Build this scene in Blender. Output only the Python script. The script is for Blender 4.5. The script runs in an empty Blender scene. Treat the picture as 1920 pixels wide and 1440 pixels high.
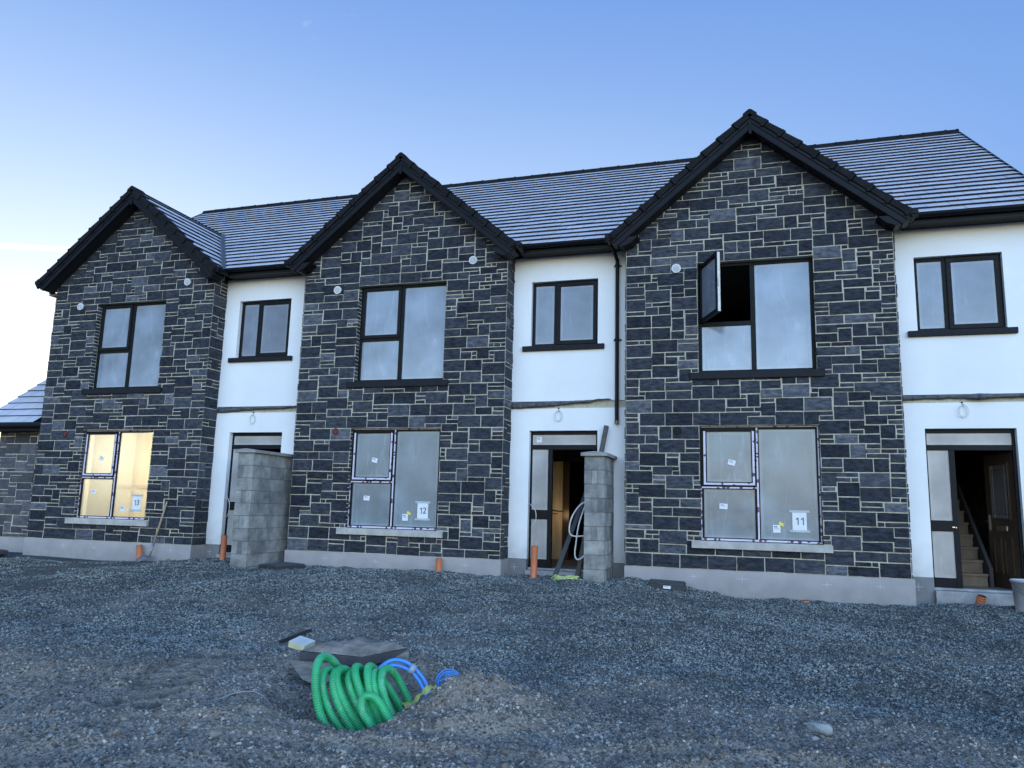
import bpy, math, random
import numpy as np
from mathutils import Vector, Matrix

R = math.radians
COL = bpy.context.scene.collection
SC = bpy.context.scene

# ------------------------------------------------------------------ dimensions (metres)
P = 6.3835          # spacing of the houses
B = 4.2228          # width of the stone bay
D = 0.40            # recess of the rendered wall behind the bay
ZP = 0.135          # top of the plinth
ZE = 5.64           # soffit level
MS = 0.72           # main roof slope
RY = 5.2            # main ridge y
ME = 5.765          # top of main roof at y=0
GS = 0.84           # gable slope
APX = 7.66
AX = B / 2

# ------------------------------------------------------------------ scene graph helpers
def tag(o, label=None, cat=None, group=None, kind=None):
    if label: o['label'] = label
    if cat: o['category'] = cat
    if group: o['group'] = group
    if kind: o['kind'] = kind
    return o

def empty(name, loc=(0, 0, 0), rz=0.0):
    o = bpy.data.objects.new(name, None)
    o.empty_display_size = 0.2
    o.location = loc
    o.rotation_euler = (0, 0, rz)
    COL.objects.link(o)
    return o

class MB:
    def __init__(self):
        self.v = []; self.f = []; self.m = []; self.t = []
    def add(self, vs, fs, m=0, t=0.5):
        b = len(self.v)
        self.v.extend([tuple(p) for p in vs])
        for f in fs:
            self.f.append(tuple(b + i for i in f)); self.m.append(m); self.t.append(t)
    def hexa(self, p, m=0, t=0.5):
        self.add(p, [(0, 3, 2, 1), (4, 5, 6, 7), (0, 1, 5, 4), (1, 2, 6, 5), (2, 3, 7, 6), (3, 0, 4, 7)], m, t)
    def box(self, x0, x1, y0, y1, z0, z1, m=0, t=0.5):
        self.hexa([(x0, y0, z0), (x1, y0, z0), (x1, y1, z0), (x0, y1, z0),
                   (x0, y0, z1), (x1, y0, z1), (x1, y1, z1), (x0, y1, z1)], m, t)
    def fbox(self, o, U, V, N, u0, u1, v0, v1, n0, n1, m=0, t=0.5):
        o, U, V, N = map(Vector, (o, U, V, N))
        q = lambda a, b, c: o + U * a + V * b + N * c
        self.hexa([q(u0, v0, n0), q(u1, v0, n0), q(u1, v1, n0), q(u0, v1, n0),
                   q(u0, v0, n1), q(u1, v0, n1), q(u1, v1, n1), q(u0, v1, n1)], m, t)
    def poly(self, ps, m=0, t=0.5):
        self.add(ps, [tuple(range(len(ps)))], m, t)
    def prism(self, ps, off, m=0, t=0.5):
        n = len(ps); off = Vector(off)
        vs = [Vector(p) for p in ps] + [Vector(p) + off for p in ps]
        fs = [tuple(range(n - 1, -1, -1)), tuple(range(n, 2 * n))]
        fs += [(i, (i + 1) % n, n + (i + 1) % n, n + i) for i in range(n)]
        self.add(vs, fs, m, t)
    def tube(self, pts, r, seg=8, m=0, caps=True, t=0.5):
        pts = [Vector(p) for p in pts]; n = len(pts)
        rf = r if callable(r) else (lambda i: r)
        T = []
        for i in range(n):
            d = pts[min(i + 1, n - 1)] - pts[max(i - 1, 0)]
            T.append(d.normalized())
        a = Vector((0, 0, 1)) if abs(T[0].z) < 0.9 else Vector((1, 0, 0))
        nrm = (a - T[0] * a.dot(T[0])).normalized()
        vs = []
        for i in range(n):
            nrm = (nrm - T[i] * nrm.dot(T[i])).normalized()
            bn = T[i].cross(nrm)
            for k in range(seg):
                an = 2 * math.pi * k / seg
                vs.append(pts[i] + (nrm * math.cos(an) + bn * math.sin(an)) * rf(i))
        fs = []
        for i in range(n - 1):
            for k in range(seg):
                k2 = (k + 1) % seg
                fs.append((i * seg + k, i * seg + k2, (i + 1) * seg + k2, (i + 1) * seg + k))
        if caps:
            fs.append(tuple(range(seg - 1, -1, -1)))
            fs.append(tuple((n - 1) * seg + k for k in range(seg)))
        self.add(vs, fs, m, t)
    def lathe(self, c, prof, seg=24, m=0, t=0.5):
        c = Vector(c); vs = []; n = len(prof)
        for (r, z) in prof:
            for k in range(seg):
                an = 2 * math.pi * k / seg
                vs.append(c + Vector((r * math.cos(an), r * math.sin(an), z)))
        fs = [(i * seg + k, i * seg + (k + 1) % seg, (i + 1) * seg + (k + 1) % seg, (i + 1) * seg + k)
              for i in range(n - 1) for k in range(seg)]
        self.add(vs, fs, m, t)
    def build(self, name, mats, parent=None, smooth=False, bevel=0.0, tone=False):
        me = bpy.data.meshes.new(name)
        me.from_pydata([tuple(p) for p in self.v], [], self.f)
        if not isinstance(mats, (list, tuple)): mats = [mats]
        for mt in mats: me.materials.append(mt)
        me.polygons.foreach_set('material_index', self.m)
        if smooth: me.polygons.foreach_set('use_smooth', [True] * len(self.f))
        if tone:
            at = me.attributes.new('tone', 'FLOAT', 'FACE')
            at.data.foreach_set('value', self.t)
        me.update()
        o = bpy.data.objects.new(name, me)
        COL.objects.link(o)
        if parent is not None: o.parent = parent
        if bevel:
            b = o.modifiers.new('bevel', 'BEVEL'); b.width = bevel; b.segments = 2
            b.limit_method = 'ANGLE'; b.angle_limit = R(40)
        return o

# ------------------------------------------------------------------ materials
def nd(nt, typ, **kw):
    n = nt.nodes.new(typ)
    for k, v in kw.items(): setattr(n, k, v)
    return n

def mat(name, c1, c2=None, rough=0.7, scale=4.0, detail=6, bump=0.0, bscale=30.0, bdist=0.01,
        spec=0.5, metal=0.0, stretch=(1, 1, 1), tone=None, splash=None, contrast=(0.35, 0.65), coat=0.0):
    m = bpy.data.materials.new(name); m.use_nodes = True
    nt = m.node_tree; L = nt.links
    bs = nt.nodes['Principled BSDF']
    tc = nd(nt, 'ShaderNodeTexCoord')
    mp = nd(nt, 'ShaderNodeMapping'); mp.inputs['Scale'].default_value = stretch
    L.new(tc.outputs['Object'], mp.inputs[0])
    n = nd(nt, 'ShaderNodeTexNoise'); n.inputs['Scale'].default_value = scale; n.inputs['Detail'].default_value = detail
    n.inputs['Roughness'].default_value = 0.6
    L.new(mp.outputs[0], n.inputs['Vector'])
    r = nd(nt, 'ShaderNodeMapRange'); r.inputs[1].default_value = contrast[0]; r.inputs[2].default_value = contrast[1]
    L.new(n.outputs[0], r.inputs[0])
    mx = nd(nt, 'ShaderNodeMix', data_type='RGBA')
    c2 = c2 or tuple(x * 0.8 for x in c1)
    mx.inputs[6].default_value = (*c1, 1); mx.inputs[7].default_value = (*c2, 1)
    L.new(r.outputs[0], mx.inputs[0])
    out = mx.outputs[2]
    if tone:
        at = nd(nt, 'ShaderNodeAttribute', attribute_name='tone')
        rp = nd(nt, 'ShaderNodeValToRGB')
        cr = rp.color_ramp
        while len(cr.elements) < len(tone): cr.elements.new(0.5)
        for e, (p_, c_) in zip(cr.elements, tone):
            e.position = p_; e.color = (*c_, 1)
        L.new(at.outputs['Fac'], rp.inputs[0])
        mm = nd(nt, 'ShaderNodeMix', data_type='RGBA', blend_type='MULTIPLY'); mm.inputs[0].default_value = 1
        L.new(out, mm.inputs[6]); L.new(rp.outputs[0], mm.inputs[7])
        out = mm.outputs[2]
    if splash:
        sc_, th_, col_ = splash
        n3 = nd(nt, 'ShaderNodeTexNoise'); n3.inputs['Scale'].default_value = sc_; n3.inputs['Detail'].default_value = 8
        n3.inputs['Roughness'].default_value = 0.75
        L.new(tc.outputs['Object'], n3.inputs['Vector'])
        r3 = nd(nt, 'ShaderNodeMapRange'); r3.inputs[1].default_value = th_; r3.inputs[2].default_value = th_ + 0.06
        L.new(n3.outputs[0], r3.inputs[0])
        m3 = nd(nt, 'ShaderNodeMix', data_type='RGBA'); m3.inputs[7].default_value = (*col_, 1)
        L.new(r3.outputs[0], m3.inputs[0]); L.new(out, m3.inputs[6])
        out = m3.outputs[2]
    L.new(out, bs.inputs['Base Color'])
    bs.inputs['Roughness'].default_value = rough
    bs.inputs['Specular IOR Level'].default_value = spec
    bs.inputs['Metallic'].default_value = metal
    bs.inputs['Coat Weight'].default_value = coat
    if bump:
        n2 = nd(nt, 'ShaderNodeTexNoise'); n2.inputs['Scale'].default_value = bscale; n2.inputs['Detail'].default_value = 5
        n2.inputs['Roughness'].default_value = 0.65
        L.new(mp.outputs[0], n2.inputs['Vector'])
        b = nd(nt, 'ShaderNodeBump'); b.inputs['Strength'].default_value = bump; b.inputs['Distance'].default_value = bdist
        L.new(n2.outputs[0], b.inputs['Height']); L.new(b.outputs[0], bs.inputs['Normal'])
    return m

M = {}
M['stone'] = mat('slate_stone', (0.066, 0.072, 0.087), (0.023, 0.027, 0.037), rough=0.7, scale=8, stretch=(1, 1, 2.2), bump=1.0, spec=.15,
                 bscale=11, bdist=0.045, tone=[(0, (0.50, 0.51, 0.56)), (0.45, (.85, .87, .90)), (0.8, (1.45, 1.42, 1.40)), (1.0, (2.7, 2.55, 2.4))],
                 splash=(24, 0.70, (0.34, 0.34, 0.34)))
M['stone_l'] = mat('grey_stone', (0.10, 0.10, 0.115), (0.05, 0.052, 0.062), rough=0.7, scale=7, stretch=(1, 1, 2), bump=0.8,
                 bscale=14, bdist=0.02, tone=[(0, (0.4, 0.4, 0.45)), (0.6, (1.0, 1.0, 1.0)), (1.0, (1.6, 1.55, 1.5))])
M['mortar'] = mat('mortar', (0.52, 0.49, 0.39), (0.37, 0.35, 0.28), rough=0.95, scale=20, bump=0.5, bscale=120, bdist=0.004)
def splash_dirt(m, z0, z1, col):
    nt = m.node_tree; L = nt.links; bs = nt.nodes['Principled BSDF']; src = bs.inputs['Base Color'].links[0].from_socket
    tc = nd(nt, 'ShaderNodeTexCoord'); sp = nd(nt, 'ShaderNodeSeparateXYZ'); L.new(tc.outputs['Object'], sp.inputs[0])
    n = nd(nt, 'ShaderNodeTexNoise'); n.inputs['Scale'].default_value = 6; n.inputs['Detail'].default_value = 8; L.new(tc.outputs['Object'], n.inputs['Vector'])
    a = nd(nt, 'ShaderNodeMapRange'); a.inputs[1].default_value = z1; a.inputs[2].default_value = z0; L.new(sp.outputs['Z'], a.inputs[0])
    b = nd(nt, 'ShaderNodeMath', operation='MULTIPLY'); L.new(a.outputs[0], b.inputs[0]); L.new(n.outputs[0], b.inputs[1])
    mx = nd(nt, 'ShaderNodeMix', data_type='RGBA'); mx.inputs[7].default_value = (*col, 1)
    L.new(b.outputs[0], mx.inputs[0]); L.new(src, mx.inputs[6]); L.new(mx.outputs[2], bs.inputs['Base Color'])
M['plinth'] = mat('plinth_render', (0.36, 0.335, 0.335), (0.29, 0.275, 0.28), rough=0.9, scale=2.2, bump=0.25, bscale=60, bdist=0.004,
                  splash=(5, 0.66, (0.36, 0.35, 0.36)))
M['plinth2'] = mat('plinth_render_raw', (0.20, 0.20, 0.205), (0.15, 0.15, 0.155), rough=0.9, scale=4, bump=0.3, bscale=80, bdist=0.004)
M['white'] = mat('white_render', (0.80, 0.81, 0.81), (0.70, 0.71, 0.72), rough=0.92, contrast=(.3,.75), scale=.9, bump=0.35, bscale=160, bdist=0.004)
splash_dirt(M['white'], 0.1, 0.7, (.34, .33, .32)); splash_dirt(M['plinth'], -.3, .10, (.16, .155, .15))
M['black_pvc'] = mat('black_pvc', (0.006, 0.007, 0.010), (0.009, 0.010, 0.013), rough=0.42, scale=6, spec=.11)
M['soffit'] = mat('dark_soffit', (0.016, 0.017, 0.02), rough=0.5, scale=6, spec=.15)
M['frame'] = mat('anthracite_frame', (0.007, 0.008, 0.010), (0.011, 0.012, 0.013), rough=0.5, scale=8, spec=.12)
M['dsill'] = mat('dark_sill', (0.018, 0.019, 0.024), (0.013, 0.014, 0.017), rough=0.6, scale=12, spec=.12)
M['csill'] = mat('concrete_sill', (0.45, 0.43, 0.40), (0.33, 0.32, 0.30), rough=0.85, scale=8, bump=0.3, bscale=60, bdist=0.004)
M['tile'] = mat('roof_tile', (0.62, 0.60, 0.635), (0.50, 0.49, 0.53), rough=0.42, scale=.9, spec=0.9, bump=0.15, bscale=50, bdist=0.004,
                tone=[(0, (0.90, 0.90, 0.91)), (0.5, (1, 1, 1)), (1, (1.08, 1.07, 1.06))])
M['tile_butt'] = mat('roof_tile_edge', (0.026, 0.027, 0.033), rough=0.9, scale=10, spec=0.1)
M['verge'] = mat('verge_tile', (0.010, 0.011, 0.013), (0.018, 0.019, 0.020), rough=0.85, scale=7, spec=.08, bump=0.3, bscale=50, bdist=0.005)
M['lead'] = mat('lead_valley', (0.07, 0.072, 0.085), (0.05, 0.05, 0.06), rough=0.55, scale=5)
M['membrane'] = mat('dpc_membrane', (0.035, 0.034, 0.038), (0.10, 0.105, 0.12), rough=0.6, scale=6, stretch=(1, 1, 5), bump=0.6, bscale=14, bdist=0.02)
M['block'] = mat('concrete_block', (0.30, 0.30, 0.285), (0.13, 0.133, 0.133), rough=0.95, scale=3.5, bump=0.8, bscale=38, bdist=0.012,
                 tone=[(0, (0.62, 0.62, 0.64)), (0.5, (1, 1, 1)), (1, (1.4, 1.4, 1.36))], splash=(7, 0.66, (0.42, 0.42, 0.41)))
M['bmortar'] = mat('block_mortar', (0.15, 0.15, 0.147), (0.09, 0.09, 0.09), rough=0.95, scale=9, bump=0.5, bscale=80, bdist=0.005)
M['cope'] = mat('concrete_coping', (0.30, 0.30, 0.29), (0.21, 0.21, 0.21), rough=0.9, scale=6, bump=0.4, bscale=50, bdist=0.006)
M['orange'] = mat('terracotta_pvc', (0.50, 0.155, 0.055), (0.40, 0.12, 0.045), rough=0.5, scale=9)
M['wood'] = mat('pale_wood', (0.42, 0.27, 0.14), (0.30, 0.18, 0.085), rough=0.7, scale=5, stretch=(8, 8, 0.7), bump=0.2, bscale=20)
M['handle_wood'] = mat('ash_handle', (0.36, 0.26, 0.16), (0.26, 0.18, 0.11), rough=0.6, scale=10)
M['steel'] = mat('worn_steel', (0.30, 0.30, 0.32), (0.18, 0.18, 0.19), rough=0.45, scale=12, metal=0.7)
M['green'] = mat('green_duct', (0.030, 0.40, 0.15), (0.020, 0.30, 0.11), rough=0.35, scale=6, spec=0.6, splash=(7, 0.56, (0.12, 0.40, 0.24)))
M['blue'] = mat('blue_water_pipe', (0.07, 0.30, 0.72), (0.05, 0.24, 0.64), rough=0.4, scale=6)
M['tape'] = mat('grey_tape', (0.36, 0.42, 0.48), rough=0.5, scale=10)
M['yellow'] = mat('yellow_tape', (0.62, 0.60, 0.16), (0.50, 0.47, 0.10), rough=0.5, scale=12, bump=0.5, bscale=25, bdist=0.02)
M['cream'] = mat('cream_insulation', (0.62, 0.58, 0.36), (0.52, 0.48, 0.30), rough=0.9, scale=8, bump=0.3, bscale=60)
M['creamtop'] = mat('foil_face', (0.62, 0.62, 0.58), (0.5, 0.5, 0.48), rough=0.7, scale=8)
M['dirtslab'] = mat('dirty_slab', (0.34, 0.29, 0.245), (0.15, 0.13, 0.11), rough=0.95, scale=5, bump=0.8, bscale=30, bdist=0.02)
M['darkslab'] = mat('dark_slab', (0.030, 0.031, 0.034), (0.05, 0.05, 0.052), rough=0.8, scale=8, bump=0.3, bscale=40)
M['board'] = mat('grey_board', (0.19, 0.18, 0.165), (0.09, 0.085, 0.08), rough=0.85, scale=5, stretch=(1, 1, 4), bump=0.3)
M['cover'] = mat('black_cover', (0.016, 0.017, 0.019), (0.035, 0.036, 0.038), rough=0.6, scale=12)
M['gdust'] = mat('cover_dust', (0.075, 0.08, 0.08), (0.04, 0.042, 0.045), rough=0.95, scale=18, bump=0.6, bscale=90, bdist=0.008)
M['vent'] = mat('white_plastic', (0.66, 0.66, 0.66), (0.58, 0.58, 0.58), rough=0.5, scale=10)
M['ventgrille'] = mat('vent_grille', (0.30, 0.30, 0.31), (0.42, 0.42, 0.43), rough=0.6, scale=40)
M['hole'] = mat('dark_hole', (0.006, 0.006, 0.006), rough=0.9)
M['redhole'] = mat('red_sleeve', (0.16, 0.02, 0.015), (0.10, 0.012, 0.01), rough=0.7)
M['paper'] = mat('white_paper', (0.72, 0.74, 0.76), (0.64, 0.66, 0.68), rough=0.8, scale=5)
M['ftape'] = mat('clear_tape', (0.42, 0.46, 0.48), rough=0.5)
M['ink'] = mat('grey_ink', (0.09, 0.12, 0.15), rough=0.8)
M['ink_y'] = mat('yellow_ink', (0.75, 0.66, 0.10), rough=0.6)
M['sash_edge'] = mat('white_gasket', (0.62, 0.64, 0.60), (0.5, 0.5, 0.46), rough=0.6, scale=20)
M['plaster'] = mat('interior_plaster', (0.32, 0.30, 0.28), (0.26, 0.24, 0.22), rough=0.95)
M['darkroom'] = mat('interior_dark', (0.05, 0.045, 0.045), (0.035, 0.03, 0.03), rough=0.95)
M['warmwall'] = mat('interior_timber_panel', (0.70, 0.58, 0.36), (0.52, 0.40, 0.22), rough=0.85, scale=2, stretch=(3, 1, 0.8))
M['stairs'] = mat('bare_stair', (0.17, 0.12, 0.08), (0.12, 0.085, 0.055), rough=0.8, scale=5)
M['floor'] = mat('dusty_floor', (0.20, 0.16, 0.12), (0.13, 0.10, 0.08), rough=0.9, scale=4)
M['door'] = mat('brown_black_door', (0.065, 0.042, 0.026), (0.045, 0.030, 0.020), rough=0.3, scale=5)
M['dooredge'] = mat('door_edge', (0.30, 0.19, 0.09), (0.10, 0.06, 0.03), rough=0.5, scale=5, stretch=(1, 1, .3))
M['brass'] = mat('brushed_chrome', (0.55, 0.52, 0.45), rough=0.3, metal=0.9)
M['bucket'] = mat('grey_plastic_tub', (0.42, 0.41, 0.44), (0.33, 0.32, 0.35), rough=0.6, scale=6, splash=(8, 0.64, (0.55, 0.55, 0.55)))
M['cable_w'] = mat('white_cable', (0.62, 0.62, 0.60), rough=0.5)
M['cable_k'] = mat('black_cable', (0.02, 0.02, 0.02), rough=0.5)
M['cable_yg'] = mat('yellow_green_cable', (0.42, 0.50, 0.14), (0.5, 0.6, 0.3), rough=0.5, scale=30)
M['plank'] = mat('black_plank', (0.010, 0.010, 0.012), rough=0.5)
M['post'] = mat('weathered_grey_post', (0.085, 0.083, 0.08), (0.05, 0.05, 0.05), rough=0.7, scale=8)
M['stick'] = mat('dark_stick', (0.02, 0.02, 0.022), rough=0.8)
M['rock'] = mat('pale_rock', (0.36, 0.37, 0.36), (0.22, 0.22, 0.21), rough=0.95, scale=6, bump=0.6, bscale=20, bdist=0.02)
M['rock2'] = mat('dusty_rock', (0.22, 0.21, 0.195), (0.13, 0.125, 0.12), rough=0.95, scale=6, bump=0.6, bscale=20, bdist=0.02)
M['step'] = mat('concrete_step', (0.36, 0.36, 0.36), (0.20, 0.20, 0.205), rough=0.9, scale=4, bump=0.5, bscale=30, bdist=0.01)
M['mark'] = mat('chalk_mark', (0.55, 0.55, 0.58), rough=0.9)

def tape_material():
    m = mat('protective_tape', (0.60, 0.57, 0.66), (0.50, 0.47, 0.58), rough=0.55, scale=9)
    nt = m.node_tree; L = nt.links; bs = nt.nodes['Principled BSDF']
    src = bs.inputs['Base Color'].links[0].from_socket
    tc = nd(nt, 'ShaderNodeTexCoord'); v = nd(nt, 'ShaderNodeTexVoronoi'); v.inputs['Scale'].default_value = 11
    L.new(tc.outputs['Object'], v.inputs['Vector'])
    lt = nd(nt, 'ShaderNodeMath', operation='LESS_THAN'); lt.inputs[1].default_value = 0.33
    L.new(v.outputs['Distance'], lt.inputs[0])
    mx = nd(nt, 'ShaderNodeMix', data_type='RGBA'); mx.inputs[7].default_value = (0.10, 0.045, 0.12, 1)
    L.new(lt.outputs[0], mx.inputs[0]); L.new(src, mx.inputs[6]); L.new(mx.outputs[2], bs.inputs['Base Color'])
    return m
M['ptape'] = tape_material()

def pane_material(name, base, streak, transp, rough, spec=0.6, glow=0.0):
    """filmed, dusty glass: streaky diffuse film + soft sky reflection + some see-through"""
    m = bpy.data.materials.new(name); m.use_nodes = True
    nt = m.node_tree; L = nt.links; bs = nt.nodes['Principled BSDF']; out = nt.nodes['Material Output']
    tc = nd(nt, 'ShaderNodeTexCoord')
    mp = nd(nt, 'ShaderNodeMapping'); mp.inputs['Scale'].default_value = (4.2, 1, 0.8)
    L.new(tc.outputs['Object'], mp.inputs[0])
    n = nd(nt, 'ShaderNodeTexNoise'); n.inputs['Scale'].default_value = 1.3; n.inputs['Detail'].default_value = 8; n.inputs['Roughness'].default_value = 0.62
    n.inputs['Distortion'].default_value = 1.6
    L.new(mp.outputs[0], n.inputs['Vector'])
    r = nd(nt, 'ShaderNodeMapRange'); r.inputs[1].default_value = 0.56; r.inputs[2].default_value = 1.0
    L.new(n.outputs[0], r.inputs[0])
    n2 = nd(nt, 'ShaderNodeTexNoise'); n2.inputs['Scale'].default_value = 1.5; n2.inputs['Detail'].default_value = 7
    L.new(tc.outputs['Object'], n2.inputs['Vector'])
    r2 = nd(nt, 'ShaderNodeMapRange'); r2.inputs[1].default_value = 0.3; r2.inputs[2].default_value = 0.7
    r2.inputs[3].default_value = 0.62; r2.inputs[4].default_value = 1.12
    L.new(n2.outputs[0], r2.inputs[0])
    mx = nd(nt, 'ShaderNodeMix', data_type='RGBA'); mx.inputs[6].default_value = (*base, 1); mx.inputs[7].default_value = (*streak, 1)
    L.new(r.outputs[0], mx.inputs[0])
    # paler towards the edge of the pane: per-vertex attribute-free, uses UV-like 'tone' on faces
    at = nd(nt, 'ShaderNodeAttribute', attribute_name='edge')
    er = nd(nt, 'ShaderNodeMapRange'); er.inputs[1].default_value = 0.3; er.inputs[2].default_value = 1.0; er.inputs[4].default_value = 0.55
    L.new(at.outputs['Fac'], er.inputs[0])
    me_ = nd(nt, 'ShaderNodeMix', data_type='RGBA'); me_.inputs[7].default_value = (*streak, 1)
    L.new(er.outputs[0], me_.inputs[0]); L.new(mx.outputs[2], me_.inputs[6])
    mm = nd(nt, 'ShaderNodeMix', data_type='RGBA', blend_type='MULTIPLY'); mm.inputs[0].default_value = 1
    L.new(me_.outputs[2], mm.inputs[6]); L.new(r2.outputs[0], mm.inputs[7])
    L.new(mm.outputs[2], bs.inputs['Base Color'])
    bs.inputs['Roughness'].default_value = rough; bs.inputs['Specular IOR Level'].default_value = spec
    nb = nd(nt, 'ShaderNodeTexNoise'); nb.inputs['Scale'].default_value = 5; nb.inputs['Detail'].default_value = 4
    L.new(tc.outputs['Object'], nb.inputs['Vector'])
    bp = nd(nt, 'ShaderNodeBump'); bp.inputs['Strength'].default_value = 0.25; bp.inputs['Distance'].default_value = 0.01
    L.new(nb.outputs[0], bp.inputs['Height']); L.new(bp.outputs[0], bs.inputs['Normal'])
    last = bs.outputs[0]
    if transp:
        tr = nd(nt, 'ShaderNodeBsdfTransparent'); tr.inputs[0].default_value = (0.95, 0.95, 0.92, 1)
        s = nd(nt, 'ShaderNodeMixShader'); s.inputs[0].default_value = transp
        L.new(last, s.inputs[1]); L.new(tr.outputs[0], s.inputs[2]); last = s.outputs[0]
    if glow:
        tl = nd(nt, 'ShaderNodeBsdfTranslucent'); tl.inputs[0].default_value = (0.9, 0.88, 0.8, 1)
        s = nd(nt, 'ShaderNodeMixShader'); s.inputs[0].default_value = glow
        L.new(last, s.inputs[1]); L.new(tl.outputs[0], s.inputs[2]); last = s.outputs[0]
    L.new(last, out.inputs[0])
    return m
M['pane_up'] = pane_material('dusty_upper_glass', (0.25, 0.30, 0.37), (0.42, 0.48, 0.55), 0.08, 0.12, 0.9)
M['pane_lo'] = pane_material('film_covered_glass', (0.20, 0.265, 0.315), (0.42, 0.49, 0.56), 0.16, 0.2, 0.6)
M['pane_warm'] = pane_material('film_glass_lit_room', (0.22, 0.23, 0.20), (0.5, 0.5, 0.44), 0.62, 0.22, 0.4, glow=0.25)
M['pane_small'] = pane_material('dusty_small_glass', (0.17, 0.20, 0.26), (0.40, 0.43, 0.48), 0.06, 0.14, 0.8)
M['pane_door'] = pane_material('filmed_door_glass', (0.38, 0.37, 0.37), (0.55, 0.55, 0.55), 0.1, 0.3, 0.5)
M['pane_leaf'] = pane_material('leaf_glass', (0.16, 0.14, 0.12), (0.30, 0.28, 0.25), 0.3, 0.15, 0.6)

# ------------------------------------------------------------------ squared-rubble stone cladding
SHAPES = [((4, 3), 46), ((4, 2), 30), ((3, 3), 4), ((3, 2), 10), ((2, 2), 4), ((3, 1), 6), ((2, 1), 5), ((4, 1), 6), ((1, 1), 1), ((2, 3), 2)]

def subdiv(keys, step):
    out = [keys[0]]
    for a, b in zip(keys[:-1], keys[1:]):
        n = max(1, round((b - a) / step))
        out += [a + (b - a) * (k + 1) / n for k in range(n)]
    return out

def clip_poly(ps, a, b, c):
    """keep a*x+b*y<=c"""
    out = []
    for i in range(len(ps)):
        p, q = ps[i], ps[(i + 1) % len(ps)]
        dp, dq = a * p[0] + b * p[1] - c, a * q[0] + b * q[1] - c
        if dp <= 0: out.append(p)
        if (dp < 0 < dq) or (dq < 0 < dp):
            t = dp / (dp - dq); out.append((p[0] + (q[0] - p[0]) * t, p[1] + (q[1] - p[1]) * t))
    return out

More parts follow.
